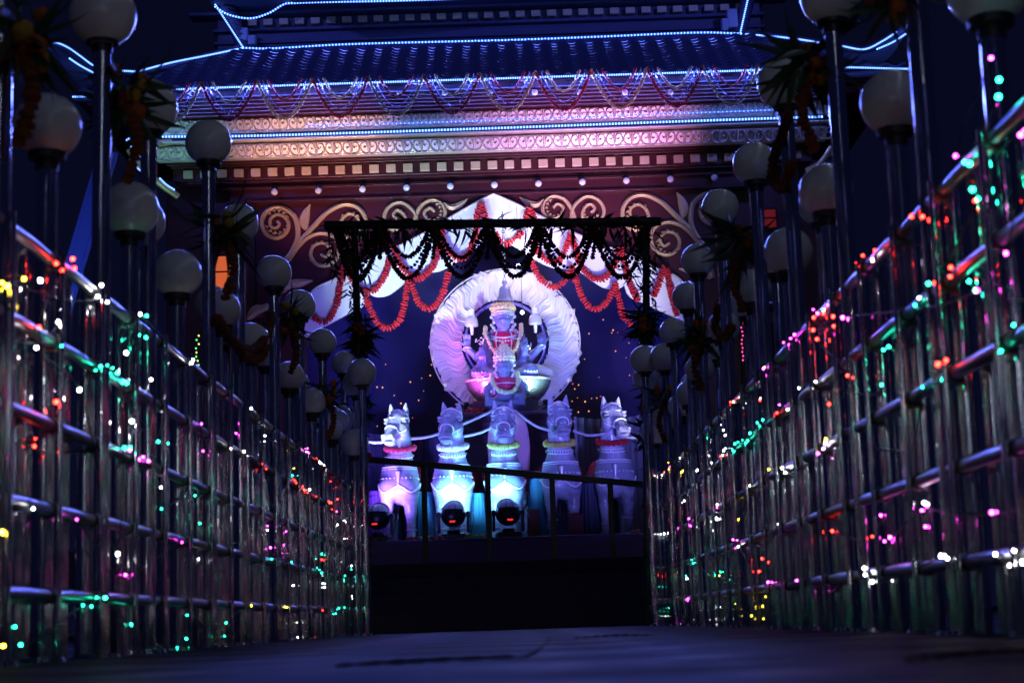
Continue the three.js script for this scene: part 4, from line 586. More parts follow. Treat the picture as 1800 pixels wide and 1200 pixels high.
  // things standing between and behind the horses
  const sl = at(895, 805, -23.1); solo('chariot_shield', 'tall rounded pink white slab behind the middle horse', 'shield', [mv(new THREE.ExtrudeGeometry((() => { const s = new THREE.Shape(); s.moveTo(-0.24, 0); s.bezierCurveTo(-0.28, 0.4, -0.26, 0.78, 0, 0.80); s.bezierCurveTo(0.26, 0.78, 0.28, 0.4, 0.24, 0); return s; })(), { depth: 0.06, bevelEnabled: true, bevelSize: 0.03, bevelThickness: 0.03, bevelSegments: 4, curveSegments: 20 }), sl.x, sl.y - 0.15, sl.z)], M.pinkslab);
  const pleat = (label, px, w, h, y0, z, mat) => { const p = at(px, 900, z), ra = [], rb = [], n = 60; for (let i = 0; i <= n; i++) { const a = i / n * 6.2832, q = 1 + 0.055 * Math.sin(a * 15); ra.push(V(p.x + Math.cos(a) * w * q * 1.12, y0, z + Math.sin(a) * w * 0.7 * q)); rb.push(V(p.x + Math.cos(a) * w * q * 0.9, y0 + h, z + Math.sin(a) * w * 0.62 * q)); } const o = thing('draped_stand', label, 'draped stand', [p.x, y0, z], 0, 'cloth draped stands between the horses'), mk = l => l.map(v => v.clone().sub(o.position)); part(o, 'skirt', sheet([mk(ra), mk(rb)], false), mat); part(o, 'stand_top', mv(cyl(w * 0.9, w * 0.9, 0.03, 24), 0, h, 0, 0, 0, 0, [1, 1, 0.7]), mat); };
  pleat('teal cloth draped stand between the first two horses', 745, 0.13, 0.66, STAGE, -22.55, M.tealcloth); pleat('teal cloth draped stand between the second and middle horse', 838, 0.12, 0.62, STAGE, -22.5, M.tealcloth); pleat('teal cloth draped stand between the middle and fourth horse', 950, 0.15, 0.78, STAGE, -22.45, M.tealcloth);
  pleat('violet cloth draped stand beside the first horse at the leafy post', 664, 0.12, 0.70, STAGE, -22.6, S([0.12, 0.05, 0.22])); pleat('dark cloth draped stand between the last two horses', 1040, 0.14, 0.7, STAGE, -22.5, S([0.03, 0.04, 0.09]));
  const rb = (label, px, w, h, z) => { const p = at(px, 920, z); solo('red_crate', label, 'box', [boxAt(w, h, 0.2, p.x, STAGE + h / 2, z, 0.01), boxAt(w + 0.015, 0.03, 0.215, p.x, STAGE + h - 0.03, z, 0.006)], M.redbox, 'red boxes on the stage'); };
  rb('taller dark red box beside the third flood head', 938, 0.17, 0.38, -22.2); rb('lower dark red box between the fourth and last horse legs', 1012, 0.2, 0.3, -22.1);
  const dr = [[], []]; for (let i = 0; i <= 60; i++) { const p0 = at(1010, 765, -23.7), p1 = at(1130, 765, -23.7), x = p0.x + (p1.x - p0.x) * i / 60, z = -23.7 + 0.04 * Math.sin(i * 0.9) + 0.02 * Math.sin(i * 2.3); dr[0].push(V(x, 2.85 - 0.05 * Math.sin(i / 60 * Math.PI), z)); dr[1].push(V(x + 0.03 * Math.sin(i), 1.1, z * 1.003)); }
  solo('hanging_drape', 'grey pleated drape hanging behind the last two horses', 'drape', sheet(dr), S([0.28, 0.28, 0.34], { side: THREE.DoubleSide, roughness: 0.85 }));
  const dl = [[], []]; for (let i = 0; i <= 60; i++) { const p0 = at(640, 765, -23.7), p1 = at(830, 765, -23.7), x = p0.x + (p1.x - p0.x) * i / 60, z = -23.72 + 0.035 * Math.sin(i * 0.9) + 0.02 * Math.sin(i * 2.1); dl[0].push(V(x, 2.72 - 0.07 * Math.sin(i / 60 * Math.PI), z)); dl[1].push(V(x, 1.1, z)); }
  solo('hanging_drape', 'dark pleated drape hanging low behind the first two horses', 'drape', sheet(dl), S([0.08, 0.07, 0.16], { side: THREE.DoubleSide, roughness: 0.9 }));
  [[668, 'orange'], [722, 'orange'], [745, 'cream'], [767, 'orange'], [1115, 'orange']].forEach(([px, c], i) => { const p = at(px, 948, -21.5), g = []; for (let k = 0; k < 8; k++) g.push(mv(puffs[k % 3], p.x + rnd(-0.07, 0.07), STAGE + 0.022, -21.52 + rnd(-0.03, 0.03), rnd(6), 0, 0, 0.026)); solo('flower_offering', 'small heap of ' + c + ' blossoms on the stage edge, ' + ord(i) + ' from the left', 'flowers', g, M[c], 'flower heaps on the stage edge'); });
  garland('garland with green light in its colour, lying along the stage edge between two flood heads', [[818, 951], [832, 953], [846, 950], [858, 951]].map(a => at(a[0], a[1], -21.5).setY(STAGE + 0.025)), 0.025, 0.02, M.greenlitfl);  // green light on these blossoms is put into their colour
}

// ---------------------------------------------------------------- moving flood heads seen from behind
{
  const build = (px, aim, label, rgb, cd, tilt, ang) => {
    const p = at(px, 915, -21.62), o = thing('stage_light', label, 'stage light', [p.x, STAGE, -21.62], aim, 'stage lights in front of the horses');
    part(o, 'light_base', [boxAt(0.30, 0.07, 0.24, 0, 0.035, 0, 0.015), mv(cyl(0.08, 0.09, 0.05, 16), 0, 0.09, 0)], M.black);
    for (const s of [-1, 1]) part(o, 'yoke_arm', [boxAt(0.035, 0.27, 0.09, s * 0.185, 0.215, 0, 0.012), mv(cyl(0.035, 0.035, 0.05, 12), s * 0.185, 0.31, 0, 0, 0, 1.57)], M.black);
    const h = part(o, 'light_head', mv(new THREE.SphereGeometry(0.158, 24, 16), 0, 0, 0, 0, 0, 0, [1, 0.95, 1]), M.black, [0, 0.30, 0], [tilt, 0, 0]);
    for (let k = 0; k < 5; k++) part(h, 'shell_plate', mv(new THREE.SphereGeometry(0.168, 8, 6, 0.30 + k * 0.52, 0.47, 0.25, 1.05), 0, 0.012, 0, 0, Math.PI * 0, 0), M.headgrey, [0, 0, 0], [-0.75, 0, 0]);
    part(h, 'front_tube', mv(cyl(0.125, 0.14, 0.1, 24), 0, 0, -0.13, -1.5708), M.black);
    const ln = part(h, 'front_lens', mv(cyl(0.112, 0.112, 0.012, 24), 0, 0, -0.186, 1.5708), glow(...rgb, 5));
    // red figures of the display
    const dp = part(o, 'display', box(0.1, 0.04, 0.012, 0.004), M.black, [0.0, 0.215, 0.163], [-0.45, 0, 0]), segs = [];
    for (let k = 0; k < 4; k++) for (const [x, y, w, hh] of [[0, 0.010, 0.010, 0.003], [0, 0, 0.010, 0.003], [0, -0.010, 0.010, 0.003], [0.006, 0.005, 0.003, 0.009], [k % 2 ? -0.006 : 0.006, -0.005, 0.003, 0.009]]) segs.push(boxAt(w, hh, 0.002, -0.027 + k * 0.018 + x, y, 0.007, 0));
    part(dp, 'display_figures', segs, glow(1, 0.03, 0.02, 3));
    part(o, 'power_cable', tube([V(0.12, 0.06, 0.1), V(0.2, 0.03, 0.14), V(0.26, 0.25, 0.05), V(0.24, 0.35, -0.1)], 0.007, 20, 5), M.black);
    scene.updateMatrixWorld(true);
    const w = ln.localToWorld(V(0, 0, -0.205)), dir = h.localToWorld(V(0, 0, -2)).sub(h.localToWorld(V(0, 0, 0))).normalize();
    const s = new THREE.SpotLight(C(...rgb), cd, 0, ang, 0.9, 2); s.position.copy(w); s.target.position.copy(w.clone().addScaledVector(dir, 3)); s.castShadow = true; s.shadow.radius = 5; scene.add(s); scene.add(s.target);
  };
  build(664, -0.18, 'stage light half hidden by the leafy post, aimed at the first horse', [0.28, 0.13, 1], 15, 0.60, 1.0);
  build(797, -0.05, 'stage light with red display below the second horse', [0.20, 0.62, 1], 15, 0.60, 1.0);
  build(893, 0.16, 'tilted stage light with red display below the middle horse', [0.14, 0.46, 1], 13, 0.60, 1.0);
}

// ---------------------------------------------------------------- flood lamps that light the temple (behind the fences)
flood('flood lamp with orange lens standing behind the round lamps, lighting the cornice', [-3.0, 0.78, -19.2], [-2.75, 6.85, -23.7], [1, 0.50, 0.40], 180, 0.20, 0.95, {});
flood('flood lamp with magenta lens on the steps behind the far fence', [2.0, 0.78, -18.6], [1.05, 7.0, -23.6], [1, 0.36, 0.88], 195, 0.25, 0.95, {});
flood('flood lamp with green lens at the end of the cornice', [-4.7, 0.2, -19.4], [-4.75, 7.1, -23.5], [0.3, 0.9, 0.8], 60, 0.13, 0.95, {});
flood('flood lamp with pale cyan lens aimed at the near half of the arch', [-2.35, 0.78, -19.8], [-1.2, 5.2, -24], [0.72, 1.0, 1.0], 160, 0.27, 0.9, {});
flood('flood lamp with lavender lens aimed at the far half of the arch', [2.45, 0.78, -19.8], [1.1, 5.25, -24], [0.86, 0.86, 1.0], 130, 0.27, 0.9, {});
flood('flood lamp with deep blue lens behind the leafy post by the round lamps', [-2.1, 0.78, -16.8], [-0.6, 4.5, -25], [0.18, 0.17, 1], 130, 0.36, 0.9, { soft: 16 });
flood('flood lamp with deep blue lens behind the far leafy post', [2.0, 0.78, -16.8], [0.3, 4.5, -25], [0.18, 0.17, 1], 130, 0.36, 0.9, { soft: 16 });
flood('flood lamp with pink lens on a stand beside the first horse', [-3.6, 3.9, -21.4], [-0.4, 4.1, -23.9], [1, 0.50, 0.92], 18, 0.36, 0.9, { stand: 1.1 });
flood('flood lamp with mint white lens on a stand beside the last horse', [3.3, 3.9, -21.4], [0.15, 4.05, -23.9], [0.52, 0.76, 1.0], 11, 0.36, 0.9, { stand: 1.1 });
flood('small lamp with magenta lens on the plinth shelf under the idols', [-0.66, 2.98, -23.15], [-0.30, 4.0, -23.75], [1, 0.10, 0.90], 5.5, 0.8, 0.9, { k: 0.45 });
flood('small lamp with mint lens on the plinth shelf under the idols', [0.44, 2.98, -23.15], [0.08, 4.0, -23.75], [0.45, 0.95, 0.90], 3.6, 0.8, 0.9, { k: 0.45 });
flood('flood lamp with blue lens at the foot of the slanted beam', [-4.9, 0.2, -14.2], [-4.2, 3.4, -16], [0.2, 0.28, 1], 40, 0.4, 0.8, {});
flood('added blue flood lamp on an unseen mast left of the temple, brightening the roof', [-7.5, 10.2, -17.5], [-1.5, 8.3, -24.3], [0.12, 0.16, 1], 95, 0.5, 0.9, { stand: 0 });  // both mast lamps are added out of view to turn the roof blue
flood('added blue flood lamp on an unseen mast right of the temple, brightening the roof', [7.1, 10.2, -17.5], [1.2, 8.3, -24.3], [0.12, 0.16, 1], 95, 0.5, 0.9, { stand: 0 });
// the straight rope lights also shine forward as long thin sources
RectAreaLightUniformsLib.init();
for (const [p, q, z, k] of [[[128, 168], [1595, 119], -22.76, 280], [[286, 239], [1445, 204], -23.30, 300], [[427, 83], [1303, 58], -24.55, 140]]) { const a = at(...p, z), b = at(...q, z), l = new THREE.RectAreaLight(C(0.11, 0.17, 1), k, a.distanceTo(b), 0.05); l.position.copy(a).add(b).multiplyScalar(0.5); l.lookAt(l.position.x, l.position.y - 2, z + 12); scene.add(l); }

// ---------------------------------------------------------------- string of white lamps over the walkway, behind and above the camera
{
  const pts = [V(3.2, 8.2, -15), V(2.6, 6.3, -8), V(2.0, 5.0, -2), V(1.2, 4.6, 4), V(0.2, 5.4, 10)], c = new THREE.CatmullRomCurve3(pts), o = thing('festoon', 'string of white round bulbs high over the walkway', 'string lamps');
  part(o, 'cable', new THREE.TubeGeometry(c, 60, 0.008, 5), M.black);
  for (let i = 0; i < 14; i++) { const p = c.getPointAt((i + 0.5) / 14).add(V(0, -0.08, 0)); part(o, 'bulb', new THREE.SphereGeometry(0.05, 12, 8), glow(1, 1, 1, 6), p); const l = new THREE.PointLight(C(0.64, 0.76, 1), 0.40, 0, 2); l.position.copy(p); l.castShadow = true; l.shadow.radius = 2.5; scene.add(l); }
}

{
  const o = thing('festoon', 'row of white bulbs strung across the walkway behind the camera', 'string lamps'); part(o, 'cable', rod(V(-4, 1.82, 4.5), V(4, 1.82, 4.5), 0.008, 6), M.black);
  for (let i = 0; i < 9; i++) { const p = V(-3.6 + i * 0.9, 1.75, 4.5); part(o, 'bulb', new THREE.SphereGeometry(0.05, 12, 8), glow(1, 1, 1, 6), p); const l = new THREE.PointLight(C(0.62, 0.75, 1), 0.52, 0, 2); l.position.copy(p); l.castShadow = true; l.shadow.radius = 2.5; scene.add(l); }
}
// ---------------------------------------------------------------- black handrail before the stage
{
  const a = at(644, 807, -14.9), b = at(1138, 852, -14.9), o = thing('black_railing', 'black sloping handrail on posts in front of the horses', 'railing', [a.x, 0.58, -14.9]), l = p => p.clone().sub(o.position);
  const d = l(b).sub(l(a)), m = part(o, 'top_rail', box(d.length(), 0.055, 0.05, 0.006), M.black, l(a).add(l(b)).multiplyScalar(0.5), [0, 0, Math.atan2(d.y, d.x)]);
  for (const px of [745, 857, 970, 1072]) { const q = at(px, 840, -14.9), y = a.y + (b.y - a.y) * (q.x - a.x) / (b.x - a.x); part(o, 'post', box(0.05, y - 0.58 - 0.02, 0.045, 0.005), M.black, [q.x - a.x, (y - 0.6) / 2, 0]); }
}

// ---------------------------------------------------------------- leafy garland gate at the end of the walkway
{
  const Z = -12.85, bl = at(568, 396, Z), br = at(1162, 389, Z), o = thing('garland_gate', 'dark gate of two leaf covered posts and a leafy crossbeam at the walkway end', 'gate', [-0.1, 0, Z]), lp = (px, py, dz = 0) => at(px, py, Z).sub(o.position).add(V(0, 0, dz));
  const post = (x0, x1) => rod(lp(x1, 1105).setY(0), lp(x0, 392), 0.03, 10, 0.028);
  part(o, 'post', post(622, 647), M.dark); part(o, 'post', post(1136, 1138), M.dark); part(o, 'crossbeam', rod(lp(570, 396), lp(1162, 389), 0.034, 10), M.dark);
  const put = (name, spots, mat) => { leaves.forEach((lg, g) => { const s = spots.filter((_, i) => i % 3 === g), im = new THREE.InstancedMesh(lg, mat, s.length), m = new THREE.Matrix4(); im.name = name; im.userData.kind = 'stuff'; s.forEach(([p, dir, k], i) => im.setMatrixAt(i, m.compose(p, new THREE.Quaternion().setFromUnitVectors(V(0, 1, 0), dir.normalize()).multiply(new THREE.Quaternion().setFromAxisAngle(V(0, 1, 0), rnd(6.28))), V(k * 1.3, k, k * 1.3)))); im.castShadow = im.receiveShadow = true; o.add(im); }); };
  const sp = [];
  for (let i = 0; i < 260; i++) { const u = rnd(), p = lp(570 + 592 * u, 396 - 7 * u).add(V(0, rnd(-0.035, 0.03), rnd(-0.05, 0.05))); sp.push([p, V(rnd(-1, 1), rnd(-0.35, 0.25), rnd(-0.3, 0.3)), rnd(0.4, 0.8)]); }
  for (let i = 0; i < 60; i++) { const u = rnd(), p = lp(580 + 570 * u, 400 - 7 * u).add(V(0, -0.03, rnd(-0.05, 0.05))); sp.push([p, V(rnd(-0.4, 0.4), -1, rnd(-0.3, 0.3)), rnd(0.5, 0.95)]); }
  for (const s of [0, 1]) {
    const X = y => s ? 1136 + (y - 390) * 0.004 : 622 + (y - 390) * 0.036;
    for (let i = 0; i < 520; i++) { const y = rnd(395, 1080), p = lp(X(y), y).add(V(rnd(-0.05, 0.05) * (y < 620 ? 1.3 : 0.6), 0, rnd(-0.05, 0.05))); sp.push([p, V(rnd(-0.6, 0.6), rnd(-1, 0.4), rnd(-0.5, 0.5)), rnd(0.22, y < 620 ? 0.55 : 0.32)]); }
    for (let i = 0; i < 100; i++) sp.push([lp((s ? 1118 : 612) + rnd(-38, 38), rnd(398, 490), rnd(-0.1, 0.1)), V(rnd(-0.5, 0.5), rnd(-1, 0.1), rnd(-0.4, 0.4)), rnd(0.3, 0.6)]);
    for (const y of s ? [572, 690, 760] : [592, 720]) for (let i = 0; i < 46; i++) { const a = rnd(6.28), e = rnd(-0.95, 0.3); sp.push([lp(X(y) + (s ? -4 : 4), y + rnd(-24, 24)), V(Math.cos(a) * Math.cos(e), Math.sin(e), Math.sin(a) * Math.cos(e)), rnd(0.65, 1.15) * (y > 680 ? 0.7 : 1)]); }
  }
  put('gate_leaves', sp, M.leaf2);
  const fl = []; for (const [x, y] of [[624, 640], [632, 585], [1134, 575], [640, 800], [1138, 720]]) for (let i = 0; i < 9; i++) { const p = lp(x + rnd(-9, 9), y + rnd(-12, 12), 0.07); fl.push(mv(puffs[i % 3], p.x, p.y, p.z, rnd(6), rnd(6), 0, 0.026)); } tag(part(o, 'gate_flowers', fl, S([0.30, 0.05, 0.01], { roughness: 0.9 })), 0, 0, 0, 'stuff');
  const ax = [588, 668, 762, 857, 949, 1043, 1136];
  for (let i = 0; i < 6; i++) [[0.235, 0.020, M.shadefl, 'inner'], [0.315, 0.015, M.shadefl2, 'middle'], [0.395, 0.022, M.shadefl, 'outer']].forEach(([dr, r, mat, w], k) => {
    const a = at(ax[i] + 7 - k * 4, 401, Z + 0.05 + k * 0.03), b = at(ax[i + 1] - 7 + k * 4, 400, Z + 0.05 + k * 0.03);
    garland(w + ' dark garland loop on the leafy crossbeam, ' + ord(i) + ' bay from the left post', swag(a, b, dr * rnd(0.96, 1.05), 11), r, k === 1 ? 0.032 : 0.019, mat, 'dark garland loops hanging from the gate', k === 1 ? 0.9 : 0.5);
  });
  // strands hanging down at the bay joints
  for (let i = 1; i < 6; i++) garland('short dark strand at the ' + ord(i - 1) + ' bay joint along the leafy crossbeam from the left', [at(ax[i], 400, Z + 0.02), at(ax[i] + 2, 425, Z + 0.04), at(ax[i] - 1, 452, Z + 0.02)], 0.018, 0.024, M.shadefl2, 'dark strands hanging at the gate bay joints', 0.8);
}

// ---------------------------------------------------------------- the two walkway fences with round lamps
const side = (px, py, X) => { const d = V((px - 900) / 3000, -(py - 600) / 3000, -1).applyQuaternion(camera.quaternion); return d.multiplyScalar(X / d.x).add(camera.position); };
const FX = { left: -1.268, right: 1.09 }, RH = [0.175, 0.405, 0.635, 0.865, 1.095];
for (const [w, X] of Object.entries(FX)) {
  const s = Math.sign(X), o = thing('steel_fence', 'stainless steel tube fence of five rails along the ' + w + ' of the walkway', 'fence', [X, 0, -3]), z0 = -2.3, z1 = -13.45, n = 24, dz = (z1 - z0) / n;
  for (const h of RH) { const pts = []; for (let i = 0; i <= n; i++) { pts.push(V(0, h, z0 + i * dz + 3)); if (i < n) pts.push(V(0.001, h + 0.003, z0 + (i + 0.5) * dz + 3)); } const g = new THREE.TubeGeometry(new THREE.CatmullRomCurve3(pts), 144, 0.0168, 12), uv = g.attributes.uv; for (let i = 0; i < uv.count; i++) uv.setXY(i, uv.getY(i), uv.getX(i) * 11); part(o, 'rail', g, M.rail); }
  const bar = cyl(0.0095, 0.0095, 1.12, 10), bal = cyl(0.0235, 0.0235, 1.13, 14), clamp = mv(cyl(0.0215, 0.0215, 0.028, 12), 0, 0, 0, Math.PI / 2);
  for (let i = 0; i <= n; i++) part(o, 'upright_bar', bar, M.steel, [-s * 0.027, 0.56, z0 + i * dz + 3]);
  for (let i = 0; i < n * 2; i++) part(o, 'baluster', bal, M.steel, [s * 0.046, 0.565, z0 + (i + 0.35) * dz / 2 + 3 + rnd(-0.02, 0.02)], [rnd(-0.006, 0.006), rnd(6), rnd(-0.006, 0.006)]);
  for (let i = 0; i < n * 1.5; i++) part(o, 'baluster', bal, M.steel, [s * 0.125, 0.545 + rnd(0.04), z0 + (i + 0.2) * dz / 1.5 + 3 + rnd(-0.05, 0.05)], [rnd(-0.008, 0.008), rnd(6), rnd(-0.008, 0.008)]);
  for (let i = 0; i <= n; i++) for (const h of RH) part(o, 'rail_clamp', clamp, M.dark, [0, h, z0 + i * dz + 3]);
  part(o, 'end_post', box(0.05, 1.14, 0.05, 0.006), M.steel, [0, 0.57, z1 - 0.03 + 3]);
}
{
  const build = () => { // unit lamp at the origin, parts placed for a height of 2 m
    const o = thing('globe_lamp', '', 'lamp post'); part(o, 'pole', cyl(0.029, 0.029, 1, 18), M.steel, [0, 0.5, 0]); part(o, 'collar', [mv(cyl(0.056, 0.052, 0.028, 24), 0, 0.004, 0), mv(cyl(0.033, 0.033, 0.03, 18), 0, -0.025, 0)], M.cap); part(o, 'globe', new THREE.SphereGeometry(0.096, 40, 28), M.opal); part(o, 'base_flange', mv(cyl(0.06, 0.065, 0.012, 20), 0, 0.006, 0), M.steel); return o;
  };
  const proto = build(); let first = true;
  const put = (X, z, h, label, group, k = 1) => { const o = first ? proto : proto.clone(); if (!first) { o.name = numbered('globe_lamp'); scene.add(o); } first = false; o.position.set(X, 0, z); o.userData = { label, category: 'lamp post', group }; o.children[0].scale.y = h - 0.12; o.children[0].position.y = (h - 0.12) / 2; o.children[1].position.y = h - 0.09; o.children[2].position.y = h; o.children[2].scale.setScalar(k); o.rotation.y = rnd(6); };
  const rows = [
    ['left', 'taller', FX.left - 0.005, [[-3.2, 2.0], [-4.15, 2.0], [-5.2, 2.02], [-5.88, 1.92], [-7.07, 2.13], [-7.85, 1.96], [-9.02, 1.96], [-10.1, 1.98], [-11.29, 1.95], [-12.72, 2.02], [-13.9, 2.1]]],
    ['left', 'lower', FX.left - 0.035, [[-3.55, 1.49], [-4.69, 1.50], [-5.73, 1.51], [-6.55, 1.45], [-7.55, 1.49], [-8.41, 1.49], [-9.82, 1.51], [-10.91, 1.50], [-12.00, 1.44], [-12.45, 1.55]]],
    ['right', 'taller', FX.right + 0.005, [[-3.3, 2.05], [-4.3, 2.05], [-5.41, 2.08], [-6.41, 2.1], [-7.3, 2.02], [-8.56, 2.13], [-9.72, 2.10], [-10.39, 2.01], [-11.38, 1.96], [-12.16, 1.90], [-13.0, 2.0], [-13.75, 2.14]]],
    ['right', 'lower', FX.right + 0.035, [[-2.88, 1.46], [-3.76, 1.48], [-4.76, 1.51], [-5.86, 1.53], [-6.73, 1.50], [-7.81, 1.56], [-8.92, 1.57], [-10.18, 1.53], [-10.81, 1.46], [-11.44, 1.46], [-12.16, 1.46]]],
  ];
  rows.push(['left', 'outermost', FX.left - 0.26, [[-6.9, 1.75], [-8.6, 1.72], [-10.4, 1.74], [-11.9, 1.76], [-13.1, 1.70]]], ['right', 'outermost', FX.right + 0.25, [[-7.1, 1.78], [-8.4, 1.82], [-9.5, 1.80], [-11.0, 1.78], [-12.6, 1.76]]]);
  for (const [w, kind, X, list] of rows) list.forEach(([z, h], i) => put(X, z, h, `white globe lamp, ${ord(i)} from the near end, ${kind} row, ${w} fence`, 'white globe lamps along the two fences', rnd(0.98, 1.03) * (z > -7 ? 1.08 : 1) * (kind === 'lower' ? 0.93 : 1)));
}
{
  const src = scene.getObjectByName('globe_lamp');
  [[636, 655, -12.3, 'tall globe lamp touching the left leafy gate post, upper of two'], [626, 674, -12.5, 'tall globe lamp touching the left leafy gate post, lower of two'], [622, 779, -12.4, 'low globe lamp at the foot end of the left leafy gate post'], [597, 737, -12.6, 'low globe lamp just before the left leafy gate post'], [1133, 632, -12.2, 'tall globe lamp touching the right leafy gate post, upper of two'], [1138, 664, -12.4, 'tall globe lamp touching the right leafy gate post, lower of two'], [1168, 629, -12.0, 'tall globe lamp two steps before the right leafy gate post'], [1151, 758, -12.5, 'low globe lamp at the right leafy gate post'], [1173, 733, -12.1, 'low globe lamp just before the right leafy gate post']].forEach(([x, y, z, label]) => {
    const p = at(x, y, z), o = src.clone(); o.name = numbered('globe_lamp'); scene.add(o); o.position.set(p.x, 0, z); o.userData = { label, category: 'lamp post', group: 'white globe lamps along the two fences' };
    o.children[0].scale.y = p.y - 0.12; o.children[0].position.y = (p.y - 0.12) / 2; o.children[1].position.y = p.y - 0.09; o.children[2].position.y = p.y; });
}
// flower and leaf bunches tied to the poles, with marigold tails
{
  const B = [[35, 60, 'left', 1.0], [222, 165, 'left', 1.1], [393, 405, 'left', 1.1], [508, 560, 'left', 1.0], [574, 690, 'left', 0.8], [1425, 115, 'right', 1.35], [1570, -20, 'right', 0.9], [1302, 430, 'right', 1.2], [1232, 590, 'right', 1.1], [1168, 700, 'right', 0.8]];
  const cnt = { left: 0, right: 0 };
  B.forEach(([px, py, w, k]) => {
    const p = side(px, py, FX[w] - Math.sign(FX[w]) * 0.05), i = cnt[w]++, o = thing('flower_bunch', `bunch of dark strap leaves with orange marigolds, ${ord(i)} from near end, ${w} fence`, 'flower bunch', [p.x, p.y, p.z], rnd(6), 'flower bunches tied to the fence poles');
    spray(o, 44, 0.045, [-1.35, 0.9], [M.leaf, M.leaf2], k * 0.78);
    for (let q = 0; q < 7; q++) { const a = rnd(6.28); flowerHead(o, [Math.cos(a) * 0.055, rnd(-0.08, 0.08), Math.sin(a) * 0.055], 0.022 * rnd(0.9, 1.3), q % 3 ? M.orange : M.yellow); }
    if (py > 0) { const q = [V(p.x, p.y - 0.02, p.z + 0.04), V(p.x - Math.sign(FX[w]) * 0.05, p.y - 0.16, p.z + 0.06), V(p.x - Math.sign(FX[w]) * 0.015, p.y - 0.30, p.z + 0.05)]; garland(`marigold tail under the ${ord(i)} flower bunch from near end, ${w} fence`, q, 0.021, 0.024, S([0.16, 0.035, 0.008], { roughness: 0.9 }), 'marigold tails under the flower bunches', 0.7); }
  });
  const loops = [[[1388, 200], [1370, 250], [1358, 300], [1372, 330], [1392, 290]], [[1262, 540], [1258, 570], [1272, 592], [1286, 575]], [[380, 560], [420, 610], [448, 612], [470, 585], [478, 555]], [[470, 600], [460, 625], [440, 630], [420, 615]]];
  loops.forEach((l, i) => garland(['marigold loop round the pole at the upper round lamps of the right fence', 'dark marigold loop over a round lamp midway along the right fence', 'orange marigold loop hanging between poles before the lit magenta panel', 'dark marigold loop round the third lower lamp group of the left fence'][i], l.map(a => side(...a, i < 2 ? 1.06 : -1.23)), 0.022, 0.026, S([0.15, 0.035, 0.008], { roughness: 0.9 }), 'marigold loops on the fences', 0.7));
}
// fairy lights wound along the rails
const fairy = {};
{
  const cols = { white: [[1, 1, 1], 42], green: [[0.015, 0.95, 0.5], 30], magenta: [[1, 0.05, 0.75], 32], red: [[1, 0.02, 0.012], 38], yellow: [[1, 0.70, 0.04], 24] }, names = Object.keys(cols), pick = () => { const u = rnd(); return u < 0.42 ? 'white' : u < 0.64 ? 'green' : u < 0.82 ? 'magenta' : u < 0.93 ? 'red' : 'yellow'; }, mats = Object.fromEntries(names.map(n => [n, glow(...cols[n][0], cols[n][1])])); Object.assign(fairy, mats);
  const near = new THREE.IcosahedronGeometry(0.0052, 1), far = new THREE.IcosahedronGeometry(0.0054, 0);
  for (const [w, X] of Object.entries(FX)) RH.forEach((h, r) => {
    const s = Math.sign(X), pos = ['lowest', 'second', 'third', 'fourth', 'top'][r], o = thing('fairy_lights', `string of coloured fairy lights wound along the ${pos} rail of the ${w} fence`, 'fairy lights', [X, h, -3], 0, 'fairy light strings on the fence rails'), pts = [], bulbs = [];
    let z = -3.2 - rnd(0.5), col = pick(), left = 1 + Math.floor(rnd(3));
    const put = (p, c) => { pts.push(p); bulbs.push([p, c]); };
    while (z > -13.3) {
      const n = rnd() < 0.45 ? 1 : 2 + Math.floor(rnd(3)), hang = rnd() < 0.5;
      for (let q = 0; q < n; q++) { const d = hang ? rnd(0.03, 0.17) : rnd(-0.02, 0.03); put(V(-s * (hang ? -rnd(0.01, 0.03) : rnd(0.019, 0.03)), -d, z + 3), rnd() < 0.15 ? pick() : col); z -= rnd(0.02, 0.12); }
      z -= rnd(0.10, 0.66) * (z > -7 ? 1.5 : 1.0); if (--left < 0) { col = pick(); left = Math.floor(rnd(3)); }
    }
    part(o, 'wire', new THREE.TubeGeometry(new THREE.CatmullRomCurve3(pts), pts.length * 4, 0.0024, 4), M.leaf2);
    for (const [p, c] of bulbs) part(o, 'bulb', p.z > -4 ? near : far, mats[c], p.clone().add(V(-s * 0.006, 0.004, 0))).scale.setScalar(rnd(0.45, 1.0));
  });
}
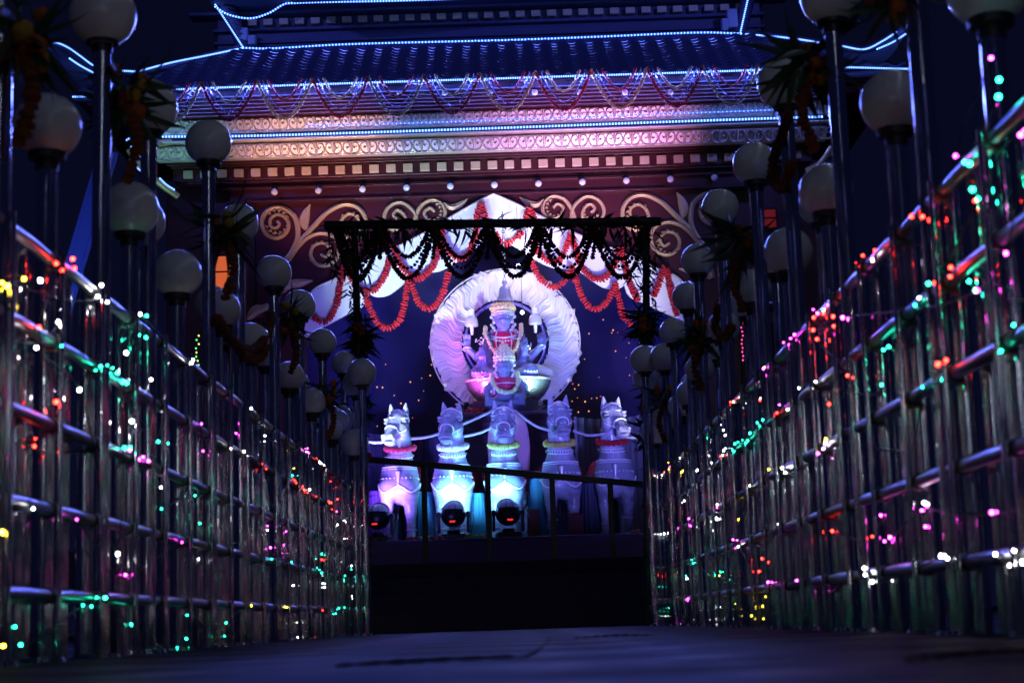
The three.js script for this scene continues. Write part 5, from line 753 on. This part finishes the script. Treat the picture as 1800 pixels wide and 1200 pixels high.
{
  const K2 = [['red fairy lights knotted on the top rail of the right fence, nearer the camera', 'right', 'red', [[1603, 380], [1622, 381], [1645, 497], [1672, 470], [1671, 486], [1650, 640], [1664, 633]]], ['red and pink fairy lights knotted midway on the top rail of the right fence', 'right', 'red', [[1431, 558], [1448, 551], [1465, 556], [1430, 580], [1466, 573], [1437, 596], [1490, 660], [1458, 710]]], ['pink and green fairy lights at the near top corner of the right fence', 'right', 'green', [[1757, 140], [1756, 170], [1697, 285], [1705, 288], [1710, 333], [1720, 350], [1736, 405]]], ['magenta fairy lights sprinkled along the near end of the right fence', 'right', 'magenta', [[1743, 102], [1681, 274], [1795, 237], [1769, 445], [1718, 510], [1482, 558]]], ['red fairy lights knotted under the top rail of the left fence', 'left', 'red', [[127, 455], [130, 471], [98, 463], [108, 475], [68, 575], [98, 706]]], ['yellow fairy lights at the near edge of the left fence', 'left', 'yellow', [[12, 503], [41, 490], [3, 497], [3, 935], [4, 1135]]], ['white fairy lights sprinkled over the near end of the left fence', 'left', 'white', [[70, 493], [101, 566], [63, 611], [139, 685], [206, 973], [221, 620], [231, 740], [265, 667]]], ['green fairy lights hanging below the top rail of the left fence', 'left', 'green', [[206, 655], [215, 671], [222, 673], [243, 589], [256, 593], [257, 555], [218, 787], [228, 787]]]];
  for (const [label, w, col, l] of K2) { const X = FX[w] - Math.sign(FX[w]) * 0.03, pts = l.map(a => side(...a, X)), o = thing('fairy_lights', label, 'fairy lights', pts[0].toArray()); part(o, 'wire', new THREE.TubeGeometry(new THREE.CatmullRomCurve3(pts.map(p => p.clone().sub(pts[0]))), 40, 0.0016, 4), M.black); for (const p of pts) part(o, 'bulb', new THREE.IcosahedronGeometry(0.0058 * rnd(0.7, 1.1), 1), fairy[col], p.clone().sub(pts[0])); }
}
// slanted lattice beam beside the temple
{
  const a = at(176, 262, -16), b = at(34, 745, -16), o = thing('slanted_beam', 'slanted blue lit steel lattice beam behind the left fence', 'beam', [b.x, b.y - 2, -16]), l = p => p.clone().sub(o.position), d = a.clone().sub(b), foot = b.clone().addScaledVector(d, -b.y / d.y), off = V(0.075, -0.02, 0), A = l(a), B = l(foot);
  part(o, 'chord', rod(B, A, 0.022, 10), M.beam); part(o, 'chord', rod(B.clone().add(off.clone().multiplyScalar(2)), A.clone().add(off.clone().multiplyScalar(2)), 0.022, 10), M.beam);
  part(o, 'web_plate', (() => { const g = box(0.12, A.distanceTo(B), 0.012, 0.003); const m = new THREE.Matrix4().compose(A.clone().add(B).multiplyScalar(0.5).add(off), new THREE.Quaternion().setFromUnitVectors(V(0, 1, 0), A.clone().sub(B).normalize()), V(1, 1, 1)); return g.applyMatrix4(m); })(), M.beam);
}
// dry leaves on the floor close to the camera
{
  const curl = (label, pts, w, turn) => { const c = new THREE.CatmullRomCurve3(pts), rows = []; for (let i = 0; i <= 24; i++) { const t = i / 24, p = c.getPointAt(t), q = w * Math.sqrt(Math.sin(Math.PI * Math.min(1, 0.06 + t * 0.9))), row = []; for (let k = 0; k <= 6; k++) { const a = (k / 6 - 0.5) * 2.6; row.push(V(p.x, p.y + q * 0.55 * (1 - Math.cos(a)) + 0.0015 * Math.sin(i * 2.1 + k), p.z + q * Math.sin(a))); } rows.push(row); } solo('dry_leaf', label, 'leaf', sheet(rows), S([0.030, 0.022, 0.018], { side: THREE.DoubleSide, roughness: 0.8 })); };
  const f = (px, h, z) => { const p = at(px, 1150, z); return V(p.x, h, z); };
  curl('long dark curled dry leaf lying across the floor near the camera', [f(590, 0.002, -2.95), f(680, 0.003, -3.0), f(780, 0.003, -3.1), f(880, 0.004, -3.1), f(935, 0.007, -3.1), f(955, 0.022, -3.1), f(968, 0.036, -3.1)], 0.017);
  curl('dark dry leaf on the floor at the corner of the right fence', [f(1590, 0.002, -2.25), f(1680, 0.004, -2.3), f(1800, 0.006, -2.3), f(1880, 0.004, -2.3)], 0.016);
  curl('small dark dry leaf by the steps near the far fence', [f(1010, 0.002, -6.0), f(1080, 0.006, -6.0), f(1150, 0.004, -6.0)], 0.012);
}
renderer.render(scene, camera);
